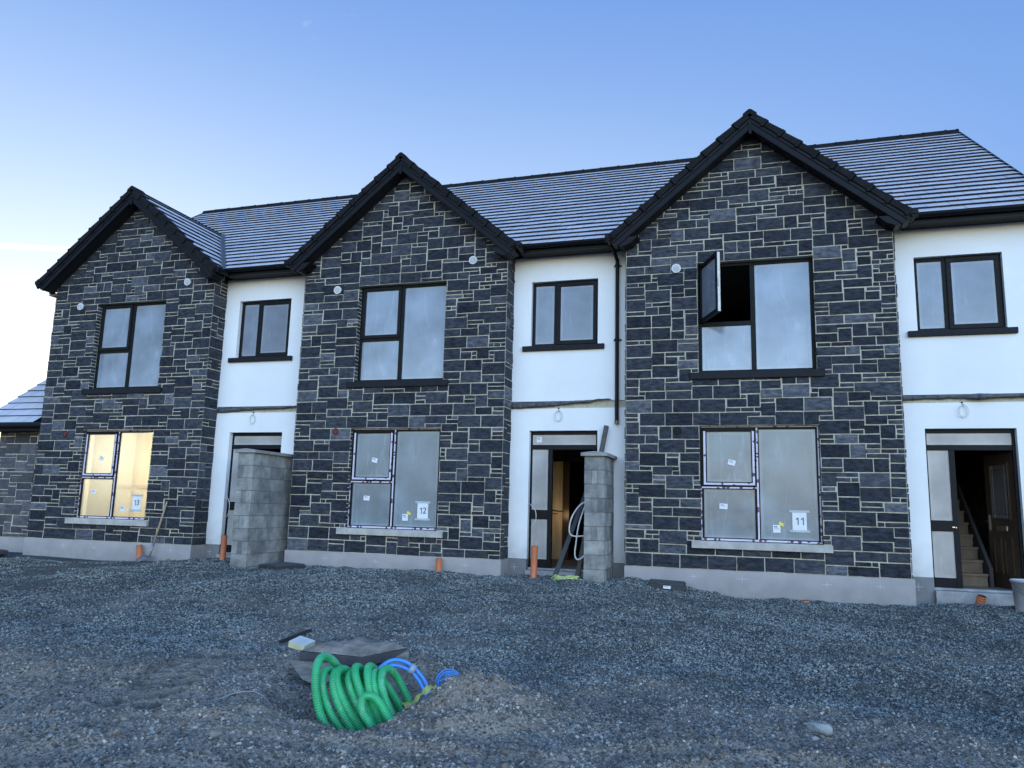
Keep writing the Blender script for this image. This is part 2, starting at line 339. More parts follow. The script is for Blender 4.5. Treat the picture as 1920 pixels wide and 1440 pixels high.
def stone_panel(mb, o, U, V, N, xs, ys, holes=(), clips=(), seed=0, g=0.0080, d0=0.006, dv=0.016, pale=0.045):
    rng = random.Random(seed)
    o, U, V, N = map(Vector, (o, U, V, N))
    nx, ny = len(xs) - 1, len(ys) - 1
    occ = [[False] * nx for _ in range(ny)]
    for j in range(ny):
        for i in range(nx):
            cx, cy = (xs[i] + xs[i + 1]) / 2, (ys[j] + ys[j + 1]) / 2
            if any(h[0] < cx < h[1] and h[2] < cy < h[3] for h in holes): occ[j][i] = True
            elif any(a * cx + b * (ys[j]) > c + 0.15 for a, b, c in clips): occ[j][i] = True
    jit = {}
    keyx = {0, nx}; keyy = {0, ny}
    def node(i, j):
        if (i, j) not in jit:
            jx = 0 if i in (0, nx) else rng.uniform(-0.012, 0.012)
            jy = rng.uniform(-0.0035, 0.0035)
            jit[(i, j)] = (jx, jy)
        return jit[(i, j)]
    vj = [[False] * (nx + 1) for _ in range(ny)]   # vertical joint present
    shapes, weights = [s for s, _ in SHAPES], [w for _, w in SHAPES]
    for j in range(ny):
        i = 0
        while i < nx:
            if occ[j][i]: i += 1; continue
            best = None
            for _ in range(14):
                w, h = rng.choices(shapes, weights)[0]
                if i + w > nx or j + h > ny: continue
                if any(occ[j + b][i + a] for a in range(w) for b in range(h)): continue
                # avoid a one-cell sliver to the right
                rem = 0
                while i + w + rem < nx and not occ[j][i + w + rem] and rem < 3: rem += 1
                sc = rng.random() + .028 * w * h
                if rem == 1: sc -= 0.8
                if j > 0:
                    if vj[j - 1][i]: sc -= 0.25
                    if vj[j - 1][i + w]: sc -= 0.6
                if best is None or sc > best[0]: best = (sc, w, h)
                if sc > 0.75: break
            if best is None:
                w = 1
                while i + w < nx and not occ[j][i + w] and w < 3: w += 1
                best = (0, w, 1)
            _, w, h = best
            for b in range(h):
                for a in range(w): occ[j + b][i + a] = True
                vj[j + b][i] = True; vj[j + b][i + w] = True
            x0, x1, y0, y1 = xs[i], xs[i + w], ys[j], ys[j + h]
            cj = [node(i, j), node(i + w, j), node(i + w, j + h), node(i, j + h)]
            g_ = g * rng.uniform(0.75, 1.2)
            q = [(x0 + g_ + cj[0][0], y0 + g_ + cj[0][1]), (x1 - g_ + cj[1][0], y0 + g_ + cj[1][1]),
                 (x1 - g_ + cj[2][0], y1 - g_ + cj[2][1]), (x0 + g_ + cj[3][0], y1 - g_ + cj[3][1])]
            # keep vertical edges vertical, just nudged
            q[3] = (q[0][0] + rng.uniform(-.003, .003), q[3][1]); q[2] = (q[1][0] + rng.uniform(-.003, .003), q[2][1])
            # roughened outline
            out = []
            for k in range(4):
                p0, p1 = q[k], q[(k + 1) % 4]
                out.append(p0)
                ln = math.hypot(p1[0] - p0[0], p1[1] - p0[1])
                m_ = int(ln / 0.09)
                for s in range(1, m_ + 1):
                    t = s / (m_ + 1)
                    nxv, nyv = (p1[1] - p0[1]) / ln, -(p1[0] - p0[0]) / ln
                    e = rng.uniform(-0.0022, 0.0022)
                    out.append((p0[0] + (p1[0] - p0[0]) * t + nxv * e, p0[1] + (p1[1] - p0[1]) * t + nyv * e))
            for a, b, c in clips:
                out = clip_poly(out, a, b, c)
                if len(out) < 3: break
            if len(out) < 3: i += w; continue
            cx = sum(p[0] for p in out) / len(out); cy = sum(p[1] for p in out) / len(out)
            dep = d0 + rng.random() * dv
            ins = 0.006
            n = len(out)
            T = min(1, max(0, rng.gauss(0.40, 0.24)))
            if rng.random() < pale: T = rng.uniform(0.90, 1.0)
            fw = []
            for p in out:
                dx, dy = cx - p[0], cy - p[1]; ll = math.hypot(dx, dy) + 1e-6
                fw.append((p[0] + dx / ll * ins, p[1] + dy / ll * ins, dep * rng.uniform(0.75, 1.1)))
            vs = [o + U * p[0] + V * p[1] for p in out] + [o + U * a + V * b + N * c for a, b, c in fw]
            vs.append(o + U * (cx + rng.uniform(-.05, .05) * (x1 - x0)) + V * cy + N * (dep + rng.uniform(0.0, 0.008)))
            fs = [(k, (k + 1) % n, n + (k + 1) % n, n + k) for k in range(n)]
            fs += [(n + k, n + (k + 1) % n, 2 * n) for k in range(n)]
            mb.add(vs, fs, 0, T)
            i += w

def wall_cells(mb, x0, x1, z0, z1, y0, y1, holes, m=0):
    """wall slab made of boxes round rectangular openings"""
    zs = sorted({z0, z1, *[h[2] for h in holes if z0 < h[2] < z1], *[h[3] for h in holes if z0 < h[3] < z1]})
    for a, b in zip(zs[:-1], zs[1:]):
        cz = (a + b) / 2
        hs = sorted([h for h in holes if h[2] < cz < h[3]])
        x = x0
        for h in hs:
            if h[0] > x: mb.box(x, h[0], y0, y1, a, b, m)
            x = h[1]
        if x < x1: mb.box(x, x1, y0, y1, a, b, m)

# ------------------------------------------------------------------ windows
def pane(parent, material, x0, x1, y, z0, z1, name='pane', U=None):
    n = 9
    me = bpy.data.meshes.new(name)
    fr = [0, .03, .07, .13, .5, .87, .93, .97, 1]
    fx = [x0, x0 + .02, x0 + .045, x0 + .08, (x0 + x1) / 2, x1 - .08, x1 - .045, x1 - .02, x1]
    fz = [z0, z0 + .02, z0 + .045, z0 + .08, (z0 + z1) / 2, z1 - .08, z1 - .045, z1 - .02, z1]
    ev = [1.0, .75, .4, .1, 0, .1, .4, .75, 1.0]
    vs = [(x, y, z) for z in fz for x in fx]
    fs = [(j * n + i, j * n + i + 1, (j + 1) * n + i + 1, (j + 1) * n + i) for j in range(n - 1) for i in range(n - 1)]
    me.from_pydata(vs, [], fs); me.materials.append(material)
    at = me.attributes.new('edge', 'FLOAT', 'POINT')
    at.data.foreach_set('value', [max(ev[i], ev[j]) for j in range(n) for i in range(n)])
    o = bpy.data.objects.new(name, me); COL.objects.link(o); o.parent = parent
    return o

def frame_bars(mb, x0, x1, z0, z1, w, y0, y1, m=0):
    mb.box(x0, x1, y0, y1, z0, z0 + w, m); mb.box(x0, x1, y0, y1, z1 - w, z1, m)
    mb.box(x0, x0 + w, y0, y1, z0 + w, z1 - w, m); mb.box(x1 - w, x1, y0, y1, z0 + w, z1 - w, m)

def sticker(parent, x, y, z, w, h, rot, yellow=None):
    mb = MB(); c, s = math.cos(rot), math.sin(rot)
    U = (c, 0, s); V = (-s, 0, c); N = (0, -1, 0)
    mb.fbox((x, y, z), U, V, N, -w / 2, w / 2, -h / 2, h / 2, 0, 0.002, 0)
    mb.fbox((x, y, z), U, V, N, -w * .36, w * .1, h * .18, h * .32, 0.002, 0.003, 1)
    mb.fbox((x, y, z), U, V, N, -w * .36, w * .3, h * -.02, h * .03, 0.002, 0.003, 1)
    if yellow:
        mb.fbox((x + yellow[0], y, z + yellow[1]), (c, 0, -.6), (.6, 0, c), N, -.035, .035, -.02, .02, 0.003, 0.004, 2)
    return mb.build('sticker', [M['paper'], M['ink'], M['ink_y']], parent)

def text_mesh(name, body, size, material, parent, loc, bold=0.0):
    cu = bpy.data.curves.new(name, 'FONT'); cu.body = body; cu.size = size
    cu.align_x = 'CENTER'; cu.align_y = 'CENTER'; cu.extrude = 0.0008; cu.offset = bold; cu.resolution_u = 4
    tmp = bpy.data.objects.new(name + '_src', cu); COL.objects.link(tmp)
    dg = bpy.context.evaluated_depsgraph_get(); dg.update()
    me = bpy.data.meshes.new_from_object(tmp.evaluated_get(dg))
    bpy.data.objects.remove(tmp); bpy.data.curves.remove(cu)
    me.name = name; me.materials.clear(); me.materials.append(material)
    me.transform(Matrix.Translation(loc) @ Matrix.Rotation(R(90), 4, 'X'))
    o = bpy.data.objects.new(name, me); COL.objects.link(o); o.parent = parent
    return o

def bay_window(house, z0, z1, ztr, upper, hi, number=None, opened=False):
    x0, x1 = 1.205, 3.03
    xm = 2.085
    yb = 0.12 if upper else 0.075
    mb = MB()
    frame_bars(mb, x0, x1, z0, z1, 0.055, yb, yb + .07)
    mb.box(xm - .04, xm + .04, yb - .002, yb + .07, z0 + .055, z1 - .055)
    mb.box(x0 + .055, xm - .04, yb - .001, yb + .07, ztr - .035, ztr + .035)
    w = mb.build('window', M['frame'], house, bevel=.004)
    pm = M['pane_up'] if upper else (M['pane_warm'] if hi == 0 else M['pane_lo'])
    # fixed panes
    pane(w, pm, xm + .04, x1 - .055, yb + .03, z0 + .055, z1 - .055)
    pane(w, pm, x0 + .055, xm - .04, yb + .03, z0 + .055, ztr - .035)
    # casement sash top left
    sx0, sx1, sz0, sz1 = x0 + .045, xm - .02, ztr + .02, z1 - .03
    sw, sh = sx1 - sx0, sz1 - sz0
    sm = MB()
    frame_bars(sm, 0, sw, 0, sh, 0.062, -.028, .035, 0)
    sm.box(.14, sw - .14, -.036, -.028, sh - .045, sh - .018, 1)
    if opened:
        sm.box(sw, sw + .004, -.012, .030, .01, sh - .01, 2)
        frame_bars(sm, .01, sw - .01, .01, sh - .01, .014, .035, .040, 2)
        sm.box(sw + .004, sw + .02, -.004, .01, sh * .42, sh * .55, 2)
    s = sm.build('casement_sash', [M['frame'], M['black_pvc'], M['sash_edge']], w, bevel=.003)
    s.location = (sx0, yb, sz0)
    if opened: s.rotation_euler = (0, 0, -R(67))
    pane(s, pm, .06, sw - .06, .004, .06, sh - .06)
    # protective tape left on the new ground-floor frames
    if not upper:
        t = MB(); a, b = yb - .0035, yb - .0005
        t.box(x0 + .004, x0 + .022, a, b, z0 + .03, ztr - .03)
        t.box(x1 - .030, x1 - .010, a, b, z0 + .03, z1 - .02)
        t.box(xm - .004, xm + .022, a - .002, b - .002, z0 + .04, z1 - .03)
        t.box(x0 + .004, x1 - .01, a, b, z0 + .012, z0 + .040)
        t.box(x0 + .02, xm - .01, a - .001, b - .001, ztr - .022, ztr + .002)
        c, e = yb - .0325, yb - .0285
        t.box(sx0 + .012, sx0 + .045, c, e, sz0 + .012, sz1 - .055)
        t.box(sx1 - .045, sx1 - .012, c, e, sz0 + .012, sz1 - .055)
        t.box(sx0 + .045, sx1 - .045, c, e, sz0 + .012, sz0 + .045)
        t.box(x0 + .02, x1 - .02, a, b, z1 - .020, z1 - .006)
        t.build('protective_tape', M['ptape'], w)
    # sill
    sl = MB()
    if upper: sl.box(x0 - .135, x1 + .115, -.055, yb, z0 - .115, z0 - .003)
    else: sl.box(x0 - .14, x1 + .125, -.085, yb, z0 - .115, z0 - .003)
    sl.build('sill', M['dsill'] if upper else M['csill'], w, bevel=.006)
    if number:
        nb = MB(); px, pz = 2.70, z0 + .345
        nb.box(px - .105, px + .105, yb + .020, yb + .024, pz - .15, pz + .15, 0)
        nb.box(px - .15, px + .15, yb + .016, yb + .0195, pz + .135, pz + .17, 1)
        nb.box(px - .15, px + .15, yb + .016, yb + .0195, pz - .17, pz - .135, 1)
        ns = nb.build('number_sheet', [M['paper'], M['ftape']], w)
        for q, ch in enumerate(number):
            if ch == '1':
                X = px - .036 + .076 * q; dg = MB(); ya, yc = yb + .0165, yb + .0195
                dg.prism([(X + .008, ya, pz - .055), (X + .022, ya, pz - .055), (X + .022, ya, pz + .058), (X + .010, ya, pz + .058), (X - .020, ya, pz + .036), (X - .016, ya, pz + .022), (X + .008, ya, pz + .038)][::1], (0, .002, 0))
                dg.build('printed_digit', M['ink'], ns); continue
            text_mesh('printed_digit', ch, 0.155, M['ink'], ns, (px - .038 + .076 * q, yb + .018, pz), 0.001)
        sticker(w, 1.70, yb - .03 + .024, z0 + 1.27 - .02, .115, .085, -.25)
        sticker(w, 1.56, yb + .02, z0 + .55, .125, .085, -.05)
        sticker(w, 2.36, yb + .02, z0 + .22, .11, .12, .02, yellow=(.07, .075) if hi else None)
    return w

def small_window(house):
    x0, x1, z0, z1 = 4.57, 5.815, 3.95, 5.165
    xm = 5.02; yb = D + .085
    mb = MB()
    frame_bars(mb, x0, x1, z0, z1, 0.055, yb, yb + .07)
    mb.box(xm - .035, xm + .035, yb - .002, yb + .07, z0 + .055, z1 - .055)
    w = mb.build('window', M['frame'], house, bevel=.004)
    pane(w, M['pane_small'], x0 + .055, xm - .035, yb + .03, z0 + .055, z1 - .055)
    sm = MB(); sx0, sx1 = xm + .02, x1 - .03
    frame_bars(sm, sx0, sx1, z0 + .03, z1 - .03, .07, yb - .028, yb)
    sm.box(sx0 + .12, sx1 - .12, yb - .036, yb - .028, z1 - .075, z1 - .05)
    s = sm.build('casement_sash', M['frame'], w, bevel=.003)
    pane(s, M['pane_small'], sx0 + .065, sx1 - .065, yb - .01, z0 + .095, z1 - .095)
    sl = MB(); sl.box(x0 - .145, x1 + .125, D - .055, yb, z0 - .095, z0 - .003)
    sl.build('sill', M['dsill'], w, bevel=.005)
    return w

def door_set(house, hi):
    x0, x1, yb = 4.585, 5.825, D + .10
    mb = MB()
    mb.box(x0, x1, yb, yb + .07, 2.335, 2.40); mb.box(x0, x0 + .035, yb, yb + .07, 0.0, 2.335)
    mb.box(x1 - .045, x1, yb, yb + .07, 0.0, 2.335)
    mb.box(x0 + .035, x1 - .045, yb - .002, yb + .07, 2.07, 2.155)
    mb.box(4.915, 4.995, yb - .001, yb + .07, 0.0, 2.07)
    mb.box(x0 + .035, 4.915, yb - .001, yb + .065, .835, 1.0)
    mb.box(x0 + .035, 4.915, yb - .001, yb + .065, 0.0, .145)
    mb.box(x0 - .0, x1, yb - .03, yb + .09, -.035, -.002, 1)
    f = mb.build('door_frame', [M['black_pvc'], M['step']], house, bevel=.004)
    pane(f, M['pane_door'], x0 + .035, x1 - .045, yb + .02, 2.155, 2.335)
    pane(f, M['pane_door'], x0 + .035, 4.915, yb + .02, 1.0, 2.07)
    pane(f, M['pane_door'], x0 + .035, 4.915, yb + .02, .145, .835)
    if hi == 2:
        st = MB(); st.box(4.9, 4.935, yb - .012, yb - .002, .895, .91); st.box(4.945, 4.96, yb - .012, yb - .002, .89, .905)
        st.build('keep_plate', M['brass'], f)
    if hi == 1:
        sticker(f, 4.74, yb + .016, 2.25, .10, .10, 0)
    # step under the door with membrane
    s = MB()
    s.box(x0 - .0, x1, D - .10, D + .12, -.5, -.037, 0)
    s.build('door_step', M['step'], house, bevel=.01)
    # the leaf, opened inwards, hinged right
    if hi in (0, 2):
        W, H = .775, 2.05
        leaf = MB()
        leaf.box(-W, 0, 0, .045, 0, H, 0)
        leaf.box(-W - .002, -W, .004, .041, 0.01, H - .01, 1)
        # glazed panel surround, lower moulded panels
        for (a, b, c, d) in [(-W + .14, -.14, 1.02, H - .15)]:
            frame_bars(leaf, a, b, c, d, .035, -.016, 0, 0)
        for (a, b) in [(-W + .14, -.43), (-.35, -.14)]:
            frame_bars(leaf, a, b, .20, .76, .025, -.014, 0, 0)
            leaf.box(a + .05, b - .05, -.008, 0, .25, .71, 0)
        lf = leaf.build('door_leaf', [M['door'], M['dooredge']], house, bevel=.003)
        lf.location = (5.78, yb + .05, .005); lf.rotation_euler = (0, 0, -R(75 if hi == 2 else 80))
        pane(lf, M['pane_leaf'], -W + .175, -.175, -.006, 1.055, H - .185)
        ld = MB()
        for a in (-W + .23, -.23): ld.box(a - .004, a + .004, -.012, -.007, 1.06, H - .19)
        for z in (1.13, H - .26): ld.box(-W + .18, -.18, -.0115, -.0075, z - .004, z + .004)
        for a in (-W + .23, -.23):
            for z in (1.13, H - .26): ld.box(a - .016, a + .016, -.0125, -.007, z - .016, z + .016)
        ld.build('glass_leading', M['steel'], lf)
        h = MB(); h.box(-W + .035, -W + .07, -.012, 0, .86, 1.10); h.tube([(-W + .05, -.01, 1.0), (-W + .05, -.055, 1.0), (-W + .16, -.055, 1.0)], .009, 8)
        h.build('handle', M['brass'], lf)
        lp = MB(); lp.box(-.53, -.25, -.014, 0, .86, .93); lp.build('letter_plate', M['brass'], lf, bevel=.004)
    # loop of pre-wired cable beside and above the door
    c = MB(); rr = random.Random(hi + 5)
    cx, cz = 5.12, 2.66
    for k in range(2):
        pts = [(cx + (.055 + .012 * k) * math.cos(a) + .012 * k, D - .03 - .01 * k, cz + (.085 + .01 * k) * math.sin(a)) for a in [R(80 + 20 * j) for j in range(19)]]
        c.tube([(cx, D + .01, cz + .13)] + pts, .0045, 6)
    c.tube([(cx - .0, D - .012, cz + .14), (cx - .0, D + .004, cz + .14)], .014, 10, m=1)
    c.build('light_cable', [M['cable_w'], M['cable_k']], house, smooth=True)
    if hi in (0, 1):
        c = MB(); x = 4.60
        pts = [(x + .01, D + .07, 1.10)] + [(x + .02 + .13 * math.sin(a), D + .02 - .05 * math.sin(a), .88 + .20 * math.cos(a)) for a in [R(10 + 16 * j) for j in range(11)]]
        c.tube(pts, .007, 6); c.build('bell_cable', M['cable_w'], house, smooth=True)

# ------------------------------------------------------------------ roofs
def tile_slope(mb, o, U, S, N, ufn, smax, gauge, tw, seed, thick=0.041, skip=None):
    """stepped courses of flat tiles; ufn(s)->(u0,u1) span"""
    rng = random.Random(seed)
    o, U, S, N = map(Vector, (o, U, S, N))
    q = lambda a, b, c: o + U * a + S * b + N * c
    n = int(math.ceil(smax / gauge))
    for k in range(n):
        s0 = k * gauge; s1 = min(s0 + gauge + .02, smax)
        u0, u1 = ufn(s0)
        if u1 - u0 < .02: continue
        off = (k % 2) * tw / 2
        u = u0
        while u < u1 - 1e-4:
            e = math.floor((u - off) / tw + 1 + 1e-6) * tw + off
            e = min(max(e, u + .01), u1)
            if skip and s0 < skip[2] and e > skip[0] and u < skip[1]: u = e; continue
            T = min(1, max(0, rng.gauss(.5, .22))); dz = rng.uniform(-.003, .003)
            ds = rng.uniform(-.002, .002)
            g = .0026
            a, b = u + g, e - g
            vs = [q(a, s0 + ds, 0), q(b, s0 + ds, 0), q(b, s0 + ds, thick + dz), q(a, s0 + ds, thick + dz),
                  q(a, s1, 0.001), q(b, s1, 0.001), q(b, s1, .006 + dz * .3), q(a, s1, .006 + dz * .3)]
            i = len(mb.v); mb.v.extend([tuple(v) for v in vs])
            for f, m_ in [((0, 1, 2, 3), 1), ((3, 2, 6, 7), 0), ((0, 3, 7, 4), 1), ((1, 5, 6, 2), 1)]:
                mb.f.append(tuple(i + t for t in f)); mb.m.append(m_); mb.t.append(T)
            u = e

def main_roof(house, xa, xb, seed, left_end=False, right_end=False):
    L = math.hypot(1, MS); S = (0, 1 / L, MS / L); N = (0, -MS / L, 1 / L)
    smax = RY * L
    mb = MB()
    tile_slope(mb, (0, 0, ME - .03), (1, 0, 0), S, N, lambda s: (xa, xb), smax, .284, .33, seed, skip=(.12, B - .12, .3))
    # rear slope and deck (closed body so that nothing leaks through)
    zr = ME + MS * RY - .04
    mb.prism([(xa + .02, .09, ME - .02), (xa + .02, RY, zr - .02), (xa + .02, 2 * RY, ME - .05), (xa + .02, 2 * RY, ME - .11), (xa + .02, RY, zr - .10), (xa + .02, .09, ME - .11)], (xb - xa - .04, 0, 0), 1)
    mb.poly([(xa, RY, zr + .02), (xa, 2 * RY + .05, ME - .02), (xb, 2 * RY + .05, ME - .02), (xb, RY, zr + .02)], 0)
    r = mb.build('roof', [M['tile'], M['tile_butt']], house, tone=True)
    rc = MB(); x = xa
    k = 0
    while x < xb - .01:
        e = min(x + .45, xb); lift = .004 * (k % 2)
        prof = [(-.13, -.075), (-.11, .0), (-.05, .045 + lift), (.05, .045 + lift), (.11, 0), (.13, -.075)]
        rc.prism([(x, RY + a, zr + .02 + b) for a, b in prof], (e - x - .006, 0, 0))
        rc.prism([(e - .05, RY + a * 1.06, zr + .026 + b * 1.05) for a, b in prof], (.05 - .008, 0, 0))
        x = e; k += 1
    rc.build('ridge_tiles', M['verge'], r)
    if left_end or right_end:
        v = MB(); n = int(smax / .284)
        for k in range(n):
            x = xa if left_end else xb
            if left_end: v.fbox((0, 0, ME - .03), (1, 0, 0), S, N, x - .012, x + .03, k * .284 - .004, (k + 1) * .284, -.09, .036)
            else: v.fbox((0, 0, ME - .03), (1, 0, 0), S, N, x - .03, x + .012, k * .284 - .004, (k + 1) * .284, -.09, .036)
        v.build('verge_trim', M['verge'], r)

def bay_roof(house, seed, hi):
    L = math.hypot(1, GS)
    xe = .215; ze = APX - GS * (AX + xe) - .03
    mb = MB()
    for sgn in (-1, 1):
        S = (-sgn / L, 0, GS / L); N = (sgn * GS / L, 0, 1 / L)
        ox = AX + sgn * (AX + xe)
        smax = (AX + xe) * L
        def span(s):
            z = ze + s * GS / L
            return (-.22, max(0.3, (z - ME) / MS + .12))
        tile_slope(mb, (ox, 0, ze), (0, 1, 0), S, N, span, smax, .284, .33, seed + sgn)
        # deck below
        a = Vector((ox, 0, ze - .012)); S_ = Vector(S)
        top = a + S_ * smax
        yb = (APX - ME) / MS + .1
        mb.poly([(a.x, -.24, a.z), (a.x, .3, a.z), (top.x, yb, top.z), (top.x, -.24, top.z)], 1)
    r = mb.build('bay_roof', [M['tile'], M['tile_butt']], house, tone=True)
    # ridge caps
    rc = MB(); y = -.30; zt = APX - .02; yend = (zt - ME) / MS + .05
    while y < yend:
        e = min(y + .42, yend)
        prof = [(-.12, -.095), (-.06, -.0), (0, .03), (.06, -.0), (.12, -.095), (0, -.04)]
        rc.prism([(AX + a, y, zt + b) for a, b in prof], (0, e - y - .006, 0))
        y = e
    rc.build('ridge_tiles', M['verge'], r)
    # verge: stepped caps over barge boards, soffit behind
    vg = MB(); bb = MB(); sf = MB()
    for sgn in (-1, 1):
        Sx = Vector((-sgn / L, 0, GS / L)); N = Vector((sgn * GS / L, 0, 1 / L))
        o = Vector((AX + sgn * (AX + xe), 0, ze + .0))
        smax = (AX + xe) * L
        U = Vector((0, 1, 0))
        n = 9; st = smax / n
        for k in range(n):
            s0, s1 = k * st - .012, (k + 1) * st
            p = lambda y, s, c: o + U * y + Sx * s + N * c
            lo, hi_ = .052, .026
            vg.hexa([p(-.335, s0, -.064), p(-.335, s1, -.064), p(-.12, s1, -.02), p(-.12, s0, -.02),
                     p(-.335, s0, lo), p(-.335, s1, hi_), p(-.12, s1, hi_ - .004), p(-.12, s0, lo - .004)])
            vg.hexa([p(-.350, s0 + .02, -.085), p(-.350, s0 + .07, -.085), p(-.335, s0 + .07, -.085), p(-.335, s0 + .02, -.085),
                     p(-.350, s0 + .02, lo - .004), p(-.350, s0 + .07, lo - .008), p(-.335, s0 + .07, lo - .008), p(-.335, s0 + .02, lo - .004)])
        sE = smax + .0
        def strip(mbx, y0, y1, n0, n1, sa=-.03):
            # mitred at the apex on x = AX
            pts = []
            for (c) in (n0, n1):
                a = o + Sx * sa + N * c
                t = (AX - (o + N * c).x) / Sx.x
                b_ = o + N * c + Sx * t
                pts.append((a, b_))
            (a0, b0), (a1, b1) = pts
            f = lambda v, y: (v.x, y, v.z)
            mbx.hexa([f(a0, y0), f(b0, y0), f(b0, y1), f(a0, y1), f(a1, y0), f(b1, y0), f(b1, y1), f(a1, y1)])
        strip(bb, -.312, -.262, -.120, -.065)
        strip(bb, -.300, -.262, -.205, -.121)
        strip(bb, -.306, -.262, -.217, -.206)
        strip(sf, -.262, .02, -.200, -.185)
        # boxed eave end
        x_in = -.0 if sgn < 0 else B
        xo = AX + sgn * (AX + xe)
        a, b_ = sorted((x_in + sgn * -.02, xo - sgn * .02))
        za = ze - .17
        if not (hi == 0 and sgn < 0):
            bb.prism([(x_in - sgn * .25, -.29, ze - .02), (xo - sgn * .01, -.29, ze - .03), (xo - sgn * .01, -.29, ze - .12), (x_in, -.29, za - .02), (x_in - sgn * .12, -.29, za + .03)][::sgn], (0, .30, 0))
        # short gutter along the side of the bay eave
        gx = xo + sgn * .045
        ye = .02 if not (hi == 0 and sgn < 0) else .45
        bb.tube([(gx, -.30, ze - .015), (gx, ye, ze - .015)], .055, 10)
        bb.box(gx - .062, gx + .062, -.315, -.295, ze - .03, ze + .045)
        bb.box(gx - .068, gx + .068, -.25, -.21, ze - .065, ze + .045)
    bb.box(AX - .022, AX + .022, -.318, -.300, APX - .40, APX - .16)
    vg.prism([(AX - .12, -.345, APX - .12), (AX - .11, -.345, APX - .045), (AX - .02, -.345, APX + .028), (AX + .02, -.345, APX + .028), (AX + .11, -.345, APX - .045), (AX + .12, -.345, APX - .12), (AX, -.345, APX - .05)], (0, .3, 0))
    vg.build('verge_tiles', M['verge'], r)
    b2 = bb.build('barge_board', M['black_pvc'], house, bevel=.004)
    sf.build('gable_soffit', M['soffit'], b2)
    # valley lining seen beside the left house's bay
    vl = MB()
    for sgn in (-1, 1):
        x_a = AX + sgn * (AX + xe)
        za = ME; pts = []
        for z in (ME + .0, APX - .05):
            x = AX + sgn * (APX - z) / GS
            y = (z - ME) / MS
            pts.append((x, y, z + .018))
        (xa, ya, z1), (xb, yb, z2) = pts
        w = .085
        vl.poly([(xa + sgn * w, ya - .0, z1 + .012), (xb + sgn * w, yb, z2 + .012), (xb, yb, z2), (xa, ya, z1)])
        vl.poly([(xa, ya, z1), (xb, yb, z2), (xb - sgn * .05, yb - .05, z2 + .012), (xa - sgn * .05, ya - .05, z1 + .012)])
    vl.build('valley_lining', M['lead'], r)
    return r

def eaves(house, xa, xb):
    """soffit, fascia, gutter between bays (local x)"""
    mb = MB()
    mb.box(xa, xb, .035, .060, ZE - .035, ME - .03)
    f = mb.build('fascia', M['black_pvc'], house)
    s = MB()
    s.box(xa, xb, .06, D + .0, ZE - .012, ZE)
    x = xa + .1
    while x < xb:
        s.box(x, x + .012, .065, D - .002, ZE - .016, ZE - .0125); x += .1
    s.build('soffit', M['soffit'], f)
    g = MB(); prof = []
    for k in range(9):
        an = math.pi + math.pi * k / 8
        prof.append((.065 * math.cos(an) - .032, .062 * math.sin(an) + ME - .035))
    inner = [(a * .9 - .003, b + .006) for a, b in prof[::-1]]
    lip = [(-.103, ME - .022)]
    g.prism([(xa, a, b) for a, b in ([(-.105, ME - .028)] + prof + inner)], (xb - xa, 0, 0))
    x = xa + .5
    while x < xb - .1:
        g.prism([(x, a - .004 * (1 if a < -.03 else 0), b - .004) for a, b in prof], (.05, 0, 0)); x += .9
    g.build('gutter', M['black_pvc'], f, smooth=False)

